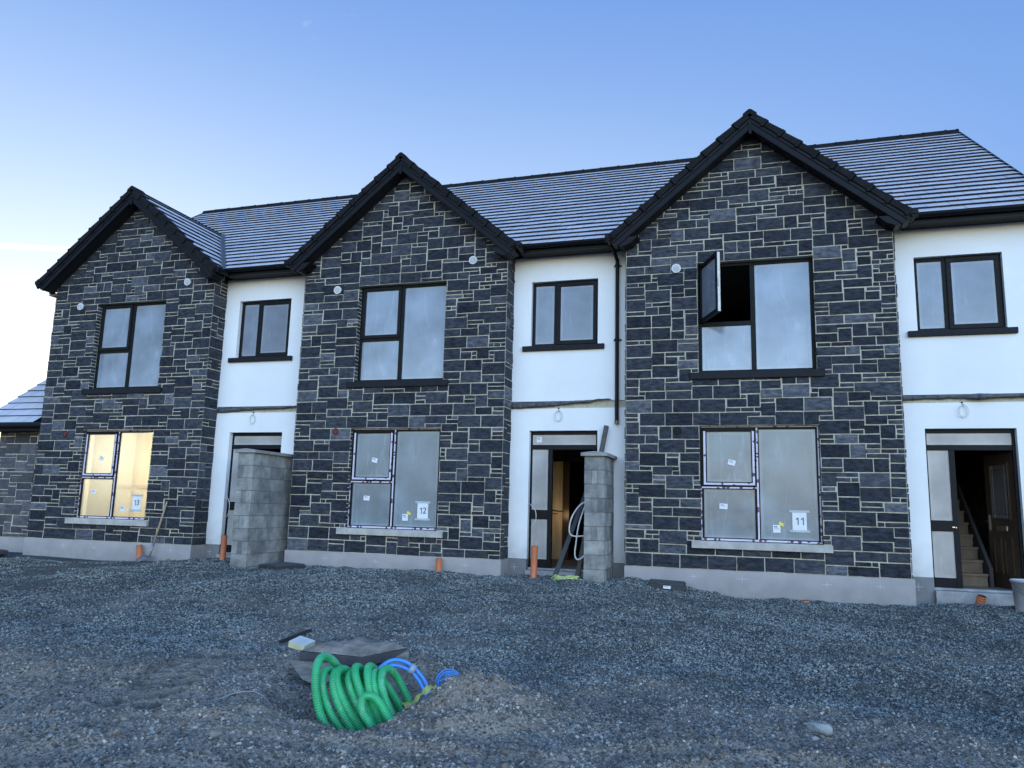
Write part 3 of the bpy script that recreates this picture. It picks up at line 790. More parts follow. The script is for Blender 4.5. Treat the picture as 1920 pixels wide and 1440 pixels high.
# ------------------------------------------------------------------ a house
def build_house(i, label, number):
    h = empty('terraced_house', (P * i, 0, 0))
    tag(h, label, 'house', 'stone and render terraced houses in the row')
    W1 = (1.205, 3.03, .582, 2.424); W2 = (1.205, 3.03, 3.304, 5.19)
    # mortar backing with openings, then stones
    mb = MB()
    wall_cells(mb, 0, B, ZP, 5.60, 0.0, .30, [W1, W2], 1)
    apz = APX - .10
    mb.prism([(0, 0, 5.6), (B, 0, 5.6), (B, 0, apz - GS * AX), (AX, 0, apz), (0, 0, apz - GS * AX)], (0, .28, 0), 1)
    xs = subdiv([0, W1[0], W1[1], B], .1055)
    zs = subdiv([ZP, W1[2], W1[3], W2[2], W2[3], 5.6, 7.5], .0735)
    clips = [(-GS, 1, (apz - .04) - GS * AX), (GS, 1, (apz - .04) + GS * AX)]
    stone_panel(mb, (0, 0, 0), (1, 0, 0), (0, 0, 1), (0, -1, 0), xs, zs, [W1, W2], clips, seed=11 + i * 7)
    # right return and left return of the bay
    mb.box(B - .29, B - .001, .30, D + .3, ZP, 5.6, 1)
    mb.box(.001, .29, .30, D + .3, ZP, 5.6, 1)
    zs2 = subdiv([ZP, 5.6], .0735)
    stone_panel(mb, (B, -.012, 0), (0, 1, 0), (0, 0, 1), (1, 0, 0), subdiv([0, D + .012], .1), zs2, seed=50 + i, g=.008)
    stone_panel(mb, (0, D, 0), (0, -1, 0), (0, 0, 1), (-1, 0, 0), subdiv([0, D + .012], .1), zs2, seed=70 + i, g=.008)
    # stone reveals at the openings
    for W, dp in ((W1, .075), (W2, .12)):
        if dp < .06: continue
        zz = subdiv([W[2], W[3]], .0735)
        stone_panel(mb, (W[0], -.012, 0), (0, 1, 0), (0, 0, 1), (1, 0, 0), [0, dp + .012], zz, seed=90 + i, g=.007, d0=.004, dv=.004)
        stone_panel(mb, (W[1], dp, 0), (0, -1, 0), (0, 0, 1), (-1, 0, 0), [0, dp + .012], zz, seed=95 + i, g=.007, d0=.004, dv=.004)
    mb.build('stone_wall', [M['stone'], M['mortar']], h, tone=True)
    # plinth
    pl = MB()
    pl.box(-.012, B + .03, -.045, .30, -.7, ZP, 0)
    pl.box(B - .02, B + .035, .30, D - .02, -.7, ZP - .001, 0)
    x1r = P if i < 2 else 6.42
    pl.box(B, 4.583, D - .022, D + .3, -.7, ZP + .012, 1)
    pl.box(5.827, x1r + (0 if i == 2 else -.01), D - .022, D + .3, -.7, ZP + .012, 1)
    rr = random.Random(i)
    for x in (.95, 1.95, 3.0, 3.75):
        x += rr.uniform(-.15, .15); z = ZP - .13 + rr.uniform(-.02, .02); s = rr.uniform(.05, .09)
        pl.box(x - s, x + s, -.047, -.0455, z - .003, z + .003, 2)
        pl.box(x - .003, x + .003, -.0475, -.0455, z - s * .7, z + s * .7, 2)
    pl.box(4.37 - .06, 4.37 + .06, D - .024, D - .0225, .0, .005, 2); pl.box(4.368, 4.373, D - .0245, D - .0225, -.06, .06, 2)
    pl.build('plinth', [M['plinth'], M['plinth2'], M['mark']], h)
    # rendered wall
    w = MB()
    S1 = (4.57, 5.815, 3.95, 5.165); DR = (4.585, 5.825, -.05, 2.40)
    wall_cells(w, B + .005, x1r, ZP + .014, 2.80, D, D + .3, [DR], 0)
    wall_cells(w, B + .005, x1r, 2.93, ZE, D, D + .3, [S1], 0)
    w.box(B + .005, x1r, D + .025, D + .3, 2.80, 2.93, 1)
    w.build('rendered_wall', [M['white'], M['mortar']], h)
    # ragged membrane band between the storeys
    mm = MB(); n = 60; rr = random.Random(30 + i); pts = []
    xr = x1r - (.32 if i == 1 else .0)
    d = 0.0
    for k in range(n + 1):
        x = B + .01 + (xr - B - .01) * k / n
        d += rr.uniform(-.012, .012); d *= .93
        t = k / n
        up = (.03 * max(0, t - .55) * 2 if i == 1 else 0)
        thick = .085 * (1 - t) + .03 if i != 2 else .075 - .03 * t
        zb = 2.925 - thick + d * .6 + up * 1.3
        zt = 2.925 + up + abs(d) * .35
        pts.append((x, zt, zb, D - .012 - abs(d) * 1.2 - (.035 if t > .5 else .01)))
    for k in range(n):
        a, b = pts[k], pts[k + 1]
        mm.add([(a[0], D + .024, a[1] + .01), (a[0], a[3], (a[1] + a[2]) / 2), (a[0], a[3] + .006, a[2]), (b[0], D + .024, b[1] + .01), (b[0], b[3], (b[1] + b[2]) / 2), (b[0], b[3] + .006, b[2]),
                (a[0], D + .02, a[2] + .012), (b[0], D + .02, b[2] + .012)],
               [(0, 3, 4, 1), (1, 4, 5, 2), (2, 5, 7, 6)])
    mm.build('membrane_strip', M['membrane'], h, smooth=True)
    # body: rear and side walls, floors
    b = MB()
    xl = -.35 if i == 0 else 0.0; xrr = x1r if i < 2 else 6.42
    b.box(xl, xrr, 9.95, 10.2, -.5, ME - .15)
    b.box(xl, xl + .2, D + .3, 9.95, -.5, ME - .15)
    if i == 0: b.box(xl, .3, D, D + .3, -.5, 5.6); 
    if i == 2: b.box(xrr - .2, xrr, D + .3, 9.95, -.5, ME - .15)
    b.box(xl + .2, xrr - (.2 if i == 2 else 0), D + .3, 9.95, 2.60, 2.82, 1)
    b.box(xl + .2, xrr - (.2 if i == 2 else 0), D + .3, 9.95, 5.50, 5.58, 1)
    b.box(.3, B - .3, .30, D + .3, 2.60, 2.82, 1); b.box(.3, B - .3, .30, D + .3, 5.50, 5.58, 1)
    # partitions
    b.box(B + .02, B + .12, D + .3, 9.9, 0.0, 2.60, 2)
    b.box(xl + .2, B + .02, 4.3, 4.4, 0.0, 5.50, 2)
    b.box(B + .02, B + .12, D + .3, 9.9, 2.82, 5.50, 1)
    b.box(B + .12, xrr - .2, 4.3, 4.4, 2.82, 5.50, 1)
    for (xx, s) in ((xl, 1), (xrr, -1)):
        if (i == 0 and s == 1) or (i == 2 and s == -1):
            b.prism([(xx, D, ME - .15), (xx, 10.0, ME - .15), (xx, RY, ME + MS * RY - .3)], (.2 * s, 0, 0))
    b.build('house_shell', [M['block'], M['plaster'], M['darkroom']], h)
    fl = MB(); fl.box(xl + .2, xrr - .2, D + .12, 9.95, -.3, -.003); fl.box(.3, B - .3, .30, D + .12, -.3, -.004)
    fl.build('ground_floor', M['floor'], h)
    # roofs
    main_roof(h, -.65 if i == 0 else 0, P if i < 2 else 6.53, 100 + i, i == 0, i == 2)
    bay_roof(h, 200 + i, i)
    eaves(h, B + .20, (P - .20) if i < 2 else 6.53)
    # openings
    bay_window(h, W1[2], W1[3], 1.44, False, i, number)
    bay_window(h, W2[2], W2[3], 4.145, True, i, None, opened=(i == 2))
    small_window(h)
    door_set(h, i)
    # vents
    vs = [(.75, 5.13)] if i else [(.75, 5.15)]
    if i < 2: vs.append((3.55, 5.53))
    if i == 2: vs[0] = (.86, 5.11)
    for (x, z) in vs:
        v = MB()
        v.prism([(x + .078 * math.cos(a), -.045, z + .078 * math.sin(a)) for a in [2 * math.pi * k / 24 for k in range(24)]][::-1], (0, .04, 0), 0)
        v.prism([(x + .055 * math.cos(a), -.048, z + .055 * math.sin(a)) for a in [2 * math.pi * k / 20 for k in range(20)]][::-1], (0, .004, 0), 1)
        for k in range(-2, 3): v.box(x - .045, x + .045, -.052, -.048, z + k * .018 - .003, z + k * .018 + .003, 0)
        v.box(x - .004, x + .004, -.053, -.0485, z - .05, z + .05, 0)
        v.build('wall_vent', [M['vent'], M['ventgrille']], h)
    x, z = (.74, 2.34) if i == 0 else ((.895, 2.36) if i == 1 else (.855, 2.34))
    v = MB()
    ring = [2 * math.pi * k / 24 for k in range(24)]
    v.prism([(x + .055 * math.cos(a), -.030, z + .055 * math.sin(a)) for a in ring][::-1], (0, .02, 0), 1 if i == 2 else 0)
    v.tube([(x + .058 * math.cos(a), -.028, z + .058 * math.sin(a)) for a in ring + [0.0]], .006, 6, m=2)
    v.build('sleeve_hole', [M['redhole'], M['hole'], M['verge']], h)
    return h

H = [build_house(0, 'left house with the warm lit window numbered 13, beside the low grey side building', '13'),
     build_house(1, 'middle house with downpipe, window numbered 12 and an orange glow inside its door', '12'),
     build_house(2, 'right house with open upper window, window numbered 11 and stairs behind its open door', '11')]

# middle house downpipe
def downpipe():
    h = H[1]; mb = MB(); x = 6.175; y = .33
    mb.tube([(x - .04, -.02, 5.70), (x - .04, -.0, 5.60), (x, y, 5.44)], .034, 10)
    mb.tube([(x, y, 5.44), (x, y, 2.56)], .034, 10)
    mb.box(x - .045, x + .045, -.10, .03, ME - .10, ME + .035)
    o = mb.build('downpipe', M['black_pvc'], h, smooth=False)
    for z in (5.36, 4.0):
        b = MB(); b.tube([(x, y, z - .02), (x, y, z + .02)], .042, 10); b.box(x - .07, x + .07, D - .02, D + .0, z - .012, z + .012)
        b.build('pipe_bracket', M['black_pvc'], o)
    c = MB(); c.tube([(x, y, 2.56), (x, y, 2.50)], .040, 10); c.build('pipe_socket', M['dooredge'], o)
downpipe()

# swan-neck offset at the far left eave
s = MB(); s.tube([(-.26, .02, 5.68), (-.26, .04, 5.60), (-.20, .10, 5.52), (.0, .42, 5.27)], .032, 10)
s.build('gutter_offset', M['black_pvc'], H[0], smooth=True)
s = MB(); s.box(-.22, .02, -.02, .4, 5.46, 5.475); s.box(-.24, -.2, .0, .36, 5.50, 5.56)
s.build('rafter_end', M['wood'], H[0])

# stairs behind the right door, warm casings in the middle hall, lit panel in the left room
def interiors():
    st = MB()
    for k in range(12):
        y0 = 1.05 + k * .24; z = .195 * (k + 1)
        st.box(4.36, 5.46, y0, y0 + .24, z - .195, z - .035)
        st.box(4.36, 5.47, y0 - .025, y0 + .24, z - .035, z)
    st.build('staircase', M['stairs'], H[2])
    b = MB(); b.prism([(5.48, 1.0, .0), (5.48, 1.0, .28), (5.48, 3.9, 2.58), (5.48, 4.25, 2.58), (5.48, 4.25, 0)], (.05, 0, 0))
    b.build('stair_string', M['darkroom'], H[2])
    for h in (H[1],):
        m = MB()
        m.box(4.36, 4.60, 3.0, 3.04, 0, 2.02, 0)
        m.box(4.60, 4.74, 2.94, 3.04, 0, 2.02, 3)
        m.box(4.36, 6.1, 3.01, 3.06, 2.02, 2.6, 2)
        m.box(5.62, 6.1, 3.01, 3.06, 0, 2.02, 2)
        m.build('hall_partition', [M['warmwall'], M['stairs'], M['darkroom'], M['door']], h)
        q = MB(); q.tube([(4.99, .62, 1.0), (5.05, .72, .985), (5.14, .74, .985)], .012, 8)
        q.tube([(4.99, .60, .94), (5.06, .66, .94)], .008, 8)
        q.build('lever_handle', M['cable_k'], h)
    m = MB()
    m.box(.0, 4.2, 2.30, 2.34, 0, 2.6, 0)
    for x in (.55, 1.55, 2.15, 2.75, 3.6): m.box(x, x + .06, 2.22, 2.30, 0, 2.6, 1)
    m.box(.0, 4.2, 2.22, 2.2995, 1.28, 1.34, 1)
    m.build('room_partition', [M['warmwall'], M['wood']], H[0])
interiors()

def added_light(name, loc, e, col, size):
    l = bpy.data.lights.new(name, 'POINT'); l.energy = e; l.color = col; l.shadow_soft_size = size
    o = bpy.data.objects.new(name, l); o.location = loc; COL.objects.link(o)
added_light('added_room_light', (2.0, 1.25, 1.9), 190, (1.0, .97, .78), .12)  # added light, stands in for sunlight reaching the room from the rear
added_light('added_hall_light', (P + 4.62, 2.55, .9), 2.2, (1.0, .62, .28), .08)  # added unseen light, only to give the hall its orange glow

# ------------------------------------------------------------------ low side building at far left
an = empty('side_building', (0, 0, 0)); tag(an, 'low pale grey stone side building with tiled roof left of the houses', 'building')
mb = MB()
ya = D + .06
mb.box(-1.69, -.36, ya, ya + .3, ZP - .03, 2.52, 1)
stone_panel(mb, (-1.69, ya, 0), (1, 0, 0), (0, 0, 1), (0, -1, 0), subdiv([0, 1.69], .115), subdiv([ZP - .03, 2.50], .08), seed=301, pale=.02)
mb.box(-1.69, -1.39, ya + .3, 4.0, ZP - .03, 2.52, 1)
mb.build('stone_wall', [M['stone_l'], M['mortar']], an, tone=True)
mb = MB(); mb.box(-1.71, -.02, ya - .03, ya + .3, -.7, ZP - .035); mb.build('plinth', M['plinth'], an)
mb = MB(); sl = .78; L = math.hypot(1, sl)
tile_slope(mb, (0, .12, 2.60), (1, 0, 0), (0, 1 / L, sl / L), (0, -sl / L, 1 / L), lambda s: (-2.05, -.36), 3.6, .30, .33, 303, thick=.032)
mb.prism([(-2.03, .14, 2.58), (-2.03, 2.9, 2.58 + 2.76 * sl), (-2.03, 2.9, 2.48)], (1.66, 0, 0), 1)
mb.build('roof', [M['tile'], M['tile_butt']], an, tone=True)
mb = MB(); mb.box(-2.05, -.02, .10, .13, 2.43, 2.60); mb.box(-2.05, -.02, .13, ya, 2.44, 2.455)
mb.tube([(-2.05, .05, 2.55), (-.01, .05, 2.55)], .06, 10)
mb.build('eaves_gutter', M['black_pvc'], an)

# ------------------------------------------------------------------ ground
rs = np.random.RandomState(7)
TAB = rs.rand(256, 256)
def vnoise(x, y):
    xi = np.floor(x).astype(int); yi = np.floor(y).astype(int)
    fx = x - xi; fy = y - yi
    fx = fx * fx * (3 - 2 * fx); fy = fy * fy * (3 - 2 * fy)
    g = lambda a, b: TAB[a & 255, b & 255]
    return (g(xi, yi) * (1 - fx) + g(xi + 1, yi) * fx) * (1 - fy) + (g(xi, yi + 1) * (1 - fx) + g(xi + 1, yi + 1) * fx) * fy
def fbm(x, y, o=4):
    s = 0; a = .5
    for k in range(o):
        s = s + a * (vnoise(x * 2 ** k + 17 * k, y * 2 ** k + 31 * k) - .5); a *= .5
    return s * 2
def sst(t): t = np.clip(t, 0, 1); return t * t * (3 - 2 * t)

OX, OY = 12.05, -7.35
WX, WY = -.448, .894
RX, RYY = .894, .448
def ab(x, y): return (x - OX) * RX + (y - OY) * RYY, (x - OX) * WX + (y - OY) * WY
def gs(a, b, ca, cb, sa, sb): return np.exp(-((a - ca) / sa) ** 2 - ((b - cb) / sb) ** 2)

def tread(x, y): return (x - 10.33) * .408 - (y + 7.62) * .913, (x - 10.33) * .913 + (y + 7.62) * .408

def ground(x, y):
    x = np.asarray(x, float); y = np.asarray(y, float)
    fac = np.interp(x, [-30, -3, 0, 1.5, 2.9, 4.0, 4.8, 6.4, 8.2, 10.6, 11.1, 12.6, 12.9, 14.6, 15.4, 17, 17.4, 20, 60],
                    [-.25, -.25, -.20, -.26, -.24, -.17, -.10, -.13, -.10, -.14, -.12, -.10, -.09, -.23, -.27, -.27, -.22, -.22, -.3])
    t = sst(-y / 5.5)
    z = fac * (1 - t) + (-.45) * t
    near = sst(-y / 1.2 + .25)
    far = 1 - sst((np.hypot(x - 12, y + 6) - 25) / 30)
    z = z + far * near * .10 * fbm(x * .7 + 3, y * .9 + 9, 3) + far * near * .055 * fbm(x * 2.3, y * 2.9, 3) + far * .030 * fbm(x * 9, y * 9, 3)
    # raised edge of gravel against the walls
    z = z + .075 * np.exp(-((y + .10) / .25) ** 2) * (vnoise(x * 1.7, x * 0 + 3) + .5 * vnoise(x * 5.3, x * 0 + 8) - .62)
    a, b = ab(x, y)
    # excavated pit with spoil round it
    z = z + .10 * gs(a, b, -.02, .1, 1.05, .95) * (a * 0 + .3)
    pit = sst(1.35 - np.sqrt(((a + .17) / .57) ** 2 + ((b - .12) / .52) ** 2) + .10 * fbm(a * 4, b * 4, 2))
    pit2 = sst(1.3 - np.sqrt(((a - .42) / .30) ** 2 + ((b - .45) / .34) ** 2) + .12 * fbm(a * 5 + 9, b * 5, 2))
    m_r = gs(a, b, .70, -.42, .36, .24) * .24 + gs(a, b, 1.15, -.25, .35, .35) * .10
    m_l = gs(a, b, -.85, .0, .28, .45) * .07 + gs(a, b, -1.5, -.15, .35, .4) * .05
    m_f = gs(a, b, -.1, -.86, .6, .22) * .035
    m_b = gs(a, b, -.15, 1.55, .8, .45) * .15 + gs(a, b, .40, 1.05, .22, .3) * .12
    lump = 1 + .5 * fbm(x * 5, y * 5, 3)
    z = z + (m_r + m_l + m_f + m_b) * lump
    z = z - .36 * np.clip(np.maximum(pit, pit2 * .85), 0, 1)
    # caterpillar tread prints
    u, v = tread(x, y)
    ins = sst((u + 1.5) / .4) * sst((.95 - u) / .4)
    bar = sst(np.sin(u * 2 * math.pi / .19 + .15 * np.sin(x * 7)) * .8 + .5)
    lane = sst((.115 - np.abs(v + .12)) / .02) + sst((.115 - np.abs(v - .14)) / .02)
    z = z + ins * (lane * (.062 * bar - .045) - sst((.30 - np.abs(v)) / .08) * .012 + .03 * np.exp(-((np.abs(v) - .33) / .07) ** 2) * (1 + fbm(x * 6, y * 6, 2)))
    u2, v2 = tread(x + 1.35, y + .05)
    ins2 = sst((u2 + .7) / .4) * sst((.6 - u2) / .4)
    z = z + ins2 * sst((.2 - np.abs(v2)) / .03) * (.045 * sst(np.sin(u2 * 2 * math.pi / .19) + .5) - .032)
    # scraped ridges of mud across the foreground
    rg = np.sin((y * 1.0 - .28 * x + .5 * fbm(x * .8, y * .8, 2)) * 2 * math.pi / .33)
    z = z + .024 * rg * sst((-7.0 - y + fbm(x, y, 2)) / 1.0) * far
    # wheel ruts in the right foreground
    z = z - .03 * np.exp(-((y + 7.35 - .18 * (x - 15)) / .16) ** 2) * sst((x - 13.2) / 1) * (1 + fbm(x * 3, y * 3, 2))
    return z

def soil(x, y):  # soil cover, plus the painted groove shade of the tread prints
    a, b = ab(x, y)
    s = 1.05 * sst((-6.15 - y + .07 * (x - 12) + 1.7 * fbm(x * .8, y * 1.3, 4)) / .9)
    s = np.maximum(s, 1.0 * sst(1.5 - np.hypot(a / 1.15, (b - .2) / 1.15) + .5 * fbm(x * 2, y * 2, 3)))
    s = np.maximum(s, .9 * gs(x, y, 14.0, -5.9, .55, .35)); s = np.maximum(s, .7 * gs(x, y, 9.3, -7.0, .7, .35))
    s = np.maximum(s, .75 * gs(x, y, 10.7, -4.9, 1.2, .3))
    s = np.maximum(s, .6 * sst((fbm(x * .6 + 40, y * 1.4 + 11, 4) - .12) / .25) * sst((-y - 2.2) / 2))
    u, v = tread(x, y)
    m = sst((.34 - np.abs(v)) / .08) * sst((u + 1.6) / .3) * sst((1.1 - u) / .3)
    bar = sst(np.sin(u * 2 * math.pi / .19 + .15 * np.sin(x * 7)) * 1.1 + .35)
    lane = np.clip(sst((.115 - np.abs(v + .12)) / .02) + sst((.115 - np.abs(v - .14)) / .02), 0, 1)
    s = s * (1 - m) + m * np.where(lane > .5, .15 + .85 * bar, .85)  # groove shade painted in: grooves take the dark gravel tone, bar tops pale
    return np.clip(s, 0, 1)

def axis(lo, hi, step, outer):
    core = list(np.arange(lo, hi + 1e-6, step)); out = []
    d = step * 1.5; v = hi
    while v < outer: v += d; out.append(v); d *= 1.35
    inn = []; d = step * 1.5; v = lo
    while v > -outer: v -= d; inn.append(v); d *= 1.35
    return np.array(inn[::-1] + core + out)
xs_ = axis(8.6, 14.4, .019, 2500.0); xs_ = np.unique(np.round(np.concatenate([xs_[(xs_ > 8.6) & (xs_ < 14.4)], np.array([k for k in axis(6.0, 18.5, .035, 2500.0) if k < 8.59 or k > 14.41])]), 4))
ya_ = np.concatenate([np.arange(-10.2, -5.6, .02), np.arange(-5.6, -4.2, .035), np.arange(-4.2, .6, .05)])
tail = []; v = .6; d = .1
while v < 2500: tail.append(v); v += d; d *= 1.35
head = []; v = -10.2; d = .05
while v > -2500: v -= d; head.append(v); d *= 1.35
ys_ = np.array(head[::-1] + list(ya_) + tail)
GX, GY = np.meshgrid(xs_, ys_)
GZ = ground(GX, GY)
# keep the sheet below the floors inside the houses
ins = (GX > -.3) & (GX < 19.1) & (GY > D + .25) & (GY < 10.1)
GZ = np.where(ins, np.minimum(GZ, -.32), GZ)
nx_, ny_ = len(xs_), len(ys_)
idx = np.arange(nx_ * ny_).reshape(ny_, nx_)
quads = np.stack([idx[:-1, :-1], idx[:-1, 1:], idx[1:, 1:], idx[1:, :-1]], -1).reshape(-1, 4)

def np_mesh(name, verts, faces, smooth=False):
    me = bpy.data.meshes.new(name)
    nv, nf, k = len(verts), len(faces), faces.shape[1]
    me.vertices.add(nv); me.vertices.foreach_set('co', verts.astype(np.float32).ravel())
    me.loops.add(nf * k); me.loops.foreach_set('vertex_index', faces.astype(np.int32).ravel())
    me.polygons.add(nf); me.polygons.foreach_set('loop_start', np.arange(nf, dtype=np.int32) * k)
    me.polygons.foreach_set('loop_total', np.full(nf, k, np.int32))
    me.polygons.foreach_set('use_smooth', np.full(nf, smooth))
    me.update(); me.validate()
    return me

def ground_material():
    m = bpy.data.materials.new('gravel_and_soil'); m.use_nodes = True
    nt = m.node_tree; L = nt.links; bs = nt.nodes['Principled BSDF']
    tc = nd(nt, 'ShaderNodeTexCoord'); at = nd(nt, 'ShaderNodeAttribute', attribute_name='soil')
    v = nd(nt, 'ShaderNodeTexVoronoi'); v.inputs['Scale'].default_value = 38
    L.new(tc.outputs['Object'], v.inputs['Vector'])
    v2 = nd(nt, 'ShaderNodeTexVoronoi'); v2.inputs['Scale'].default_value = 75
    L.new(tc.outputs['Object'], v2.inputs['Vector'])
    n = nd(nt, 'ShaderNodeTexNoise'); n.inputs['Scale'].default_value = 2.0; n.inputs['Detail'].default_value = 8
    L.new(tc.outputs['Object'], n.inputs['Vector'])
    bw = nd(nt, 'ShaderNodeSeparateColor'); L.new(v.outputs['Color'], bw.inputs[0])
    g = nd(nt, 'ShaderNodeValToRGB'); g.color_ramp.elements[0].color = (.035, .038, .039, 1); g.color_ramp.elements[1].color = (.10, .108, .108, 1)  # gravel base darkened as painted shade between the loose stones
    L.new(bw.outputs[0], g.inputs[0])
    bw2 = nd(nt, 'ShaderNodeSeparateColor'); L.new(v2.outputs['Color'], bw2.inputs[0])
    ad = nd(nt, 'ShaderNodeMath', operation='MULTIPLY_ADD'); ad.inputs[1].default_value = .35; L.new(bw2.outputs[0], ad.inputs[0]); L.new(n.outputs[0], ad.inputs[2])
    s = nd(nt, 'ShaderNodeValToRGB'); s.color_ramp.elements[0].position = .35; s.color_ramp.elements[0].color = (.115, .098, .084, 1)
    s.color_ramp.elements[1].position = 1.0; s.color_ramp.elements[1].color = (.32, .275, .23, 1)
    L.new(ad.outputs[0], s.inputs[0])
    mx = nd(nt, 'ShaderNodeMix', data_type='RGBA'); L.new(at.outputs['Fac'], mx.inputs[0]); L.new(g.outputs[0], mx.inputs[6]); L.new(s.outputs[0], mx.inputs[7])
    L.new(mx.outputs[2], bs.inputs['Base Color']); bs.inputs['Roughness'].default_value = .95; bs.inputs['Specular IOR Level'].default_value = .25
    n4 = nd(nt, 'ShaderNodeTexNoise'); n4.inputs['Scale'].default_value = 45; n4.inputs['Detail'].default_value = 5
    L.new(tc.outputs['Object'], n4.inputs['Vector'])
    b1 = nd(nt, 'ShaderNodeBump'); b1.inputs['Strength'].default_value = .8; b1.inputs['Distance'].default_value = .02; b1.invert = True
    L.new(v.outputs['Distance'], b1.inputs['Height'])
    b2 = nd(nt, 'ShaderNodeBump'); b2.inputs['Strength'].default_value = .8; b2.inputs['Distance'].default_value = .02
    L.new(n4.outputs[0], b2.inputs['Height']); L.new(b1.outputs[0], b2.inputs['Normal']); L.new(b2.outputs[0], bs.inputs['Normal'])
    return m
gm = np_mesh('ground', np.stack([GX.ravel(), GY.ravel(), GZ.ravel()], -1), quads, True)
gm.materials.append(ground_material())
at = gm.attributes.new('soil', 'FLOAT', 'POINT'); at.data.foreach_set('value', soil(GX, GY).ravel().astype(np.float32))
go = bpy.data.objects.new('ground', gm); COL.objects.link(go); tag(go, 'uneven dark crushed stone and brown soil ground', kind='structure')

# loose stones: crushed angular gravel, thousands of pieces
def stone_scatter(name, n, seed, dmin, dmax, szr, mode, label):
    r = np.random.RandomState(seed)
    d = dmin + (dmax - dmin) * r.rand(n) ** 1.05
    az = -0.3064 + (r.rand(n) - .5) * 1.38
    x = 14.80 + d * np.sin(az) / np.cos(az + .3064) ; y = -12.84 + d * np.cos(az) / np.cos(az + .3064)
    bay = ((x % P) < B + .05) & (x > -.05) & (x < 17.1)
    lim = np.where(bay, -.06, D - .04)
    so = soil(x, y)
    keep = (y < lim) & (y < .34)
    tu, tv = tread(x, y); on = (np.abs(tv) < .27) & (tu > -1.4) & (tu < .9)
    keep &= ~(on & (r.rand(n) < (.98 if mode != 'soil' else .88)))
    if mode == 'gravel': keep &= r.rand(n) > so * .82
    elif mode == 'soil': keep &= r.rand(n) < so * .95 + .05
    else:
        a_, b_ = ab(x, y)
        keep &= r.rand(n) < np.clip(so - .45, 0, 1) * (np.exp(-((a_ / 1.5) ** 2 + ((b_ - .1) / 1.2) ** 2)) + .16) * sst(fbm(x * 1.6, y * 1.6, 3) * 2 + .55)
    x, y, d, so = x[keep], y[keep], d[keep], so[keep]; n = len(x)
    sz = szr[0] + (szr[1] - szr[0]) * r.rand(n) ** 2.6
    sz = sz * (.85 + d / 60)
    base = np.array([[-1, -1, -1], [1, -1, -1], [1, 1, -1], [-1, 1, -1], [-1, -1, 1], [1, -1, 1], [1, 1, 1], [-1, 1, 1]], float) * .5
    V = base[None] * (1 + .55 * (r.rand(n, 8, 3) - .5))
    V[:, 4:, :2] *= (.45 + .45 * r.rand(n, 1, 1))
    V *= np.stack([np.ones(n), .55 + .4 * r.rand(n), .28 + .35 * r.rand(n)], -1)[:, None, :]
    V *= sz[:, None, None]
    yaw = r.rand(n) * 6.283; tl = (r.rand(n) - .5) * 1.7; tr = (r.rand(n) - .5) * 1.7
    c, s = np.cos(tl)[:, None], np.sin(tl)[:, None]
    X, Yv, Z = V[..., 0], V[..., 1], V[..., 2]
    X, Z = X * c - Z * s, X * s + Z * c
    c, s = np.cos(tr)[:, None], np.sin(tr)[:, None]; Yv, Z = Yv * c - Z * s, Yv * s + Z * c
    c, s = np.cos(yaw)[:, None], np.sin(yaw)[:, None]; X, Yv = X * c - Yv * s, X * s + Yv * c
    gz = ground(x, y) + sz * (.12 if mode == 'gravel' else .03)
    V = np.stack([X + x[:, None], Yv + y[:, None], Z + gz[:, None]], -1).reshape(-1, 3)
    fq = np.array([[0, 3, 2, 1], [4, 5, 6, 7], [0, 1, 5, 4], [1, 2, 6, 5], [2, 3, 7, 6], [3, 0, 4, 7]])
    F = (fq[None] + (np.arange(n) * 8)[:, None, None]).reshape(-1, 4)
    me = np_mesh(name, V, F, False)
    t = r.rand(n) ** 1.6
    at = me.attributes.new('tone', 'FLOAT', 'FACE'); at.data.foreach_set('value', np.repeat(t, 6).astype(np.float32))
    o = bpy.data.objects.new(name, me); COL.objects.link(o)
    tag(o, label, 'gravel' if mode == 'gravel' else 'stones', kind='stuff')
    return o
M['gravel'] = mat('crushed_stone', (.245, .262, .25), (.15, .162, .158), rough=.75, scale=.9, spec=.35, contrast=(.4,.6),
                  tone=[(0, (.35, .36, .38)), (.5, (.9, .9, .9)), (.95, (1.25, 1.25, 1.25)), (1, (1.6, 1.6, 1.55))])
M['soilstone'] = mat('dusty_stone', (.30, .27, .235), (.17, .152, .135), rough=.9, scale=1.5, spec=.2,
                     tone=[(0, (.32, .33, .35)), (.5, (.95, .95, .95)), (.95, (1.5, 1.5, 1.5)), (1, (2.2, 2.2, 2.2))])
o = stone_scatter('gravel', 430000, 3, 3.9, 15.6, (.010, .029), 'gravel', 'loose dark grey crushed stone gravel in front of the houses')
o.data.materials.append(M['gravel'])
o = stone_scatter('loose_stones', 100000, 5, 3.8, 9.5, (.008, .034), 'soil', 'small dusty stones in the brown soil of the foreground')
o.data.materials.append(M['soilstone'])

o = stone_scatter('soil_clods', 16000, 9, 3.9, 8.2, (.02, .060), 'clod', 'crumbled brown clods round the pit and tread prints')
o.data.materials.append(mat('soil_clod', (.23, .195, .165), (.13, .112, .095), rough=1, scale=20, spec=.05, bump=.8, bscale=60))
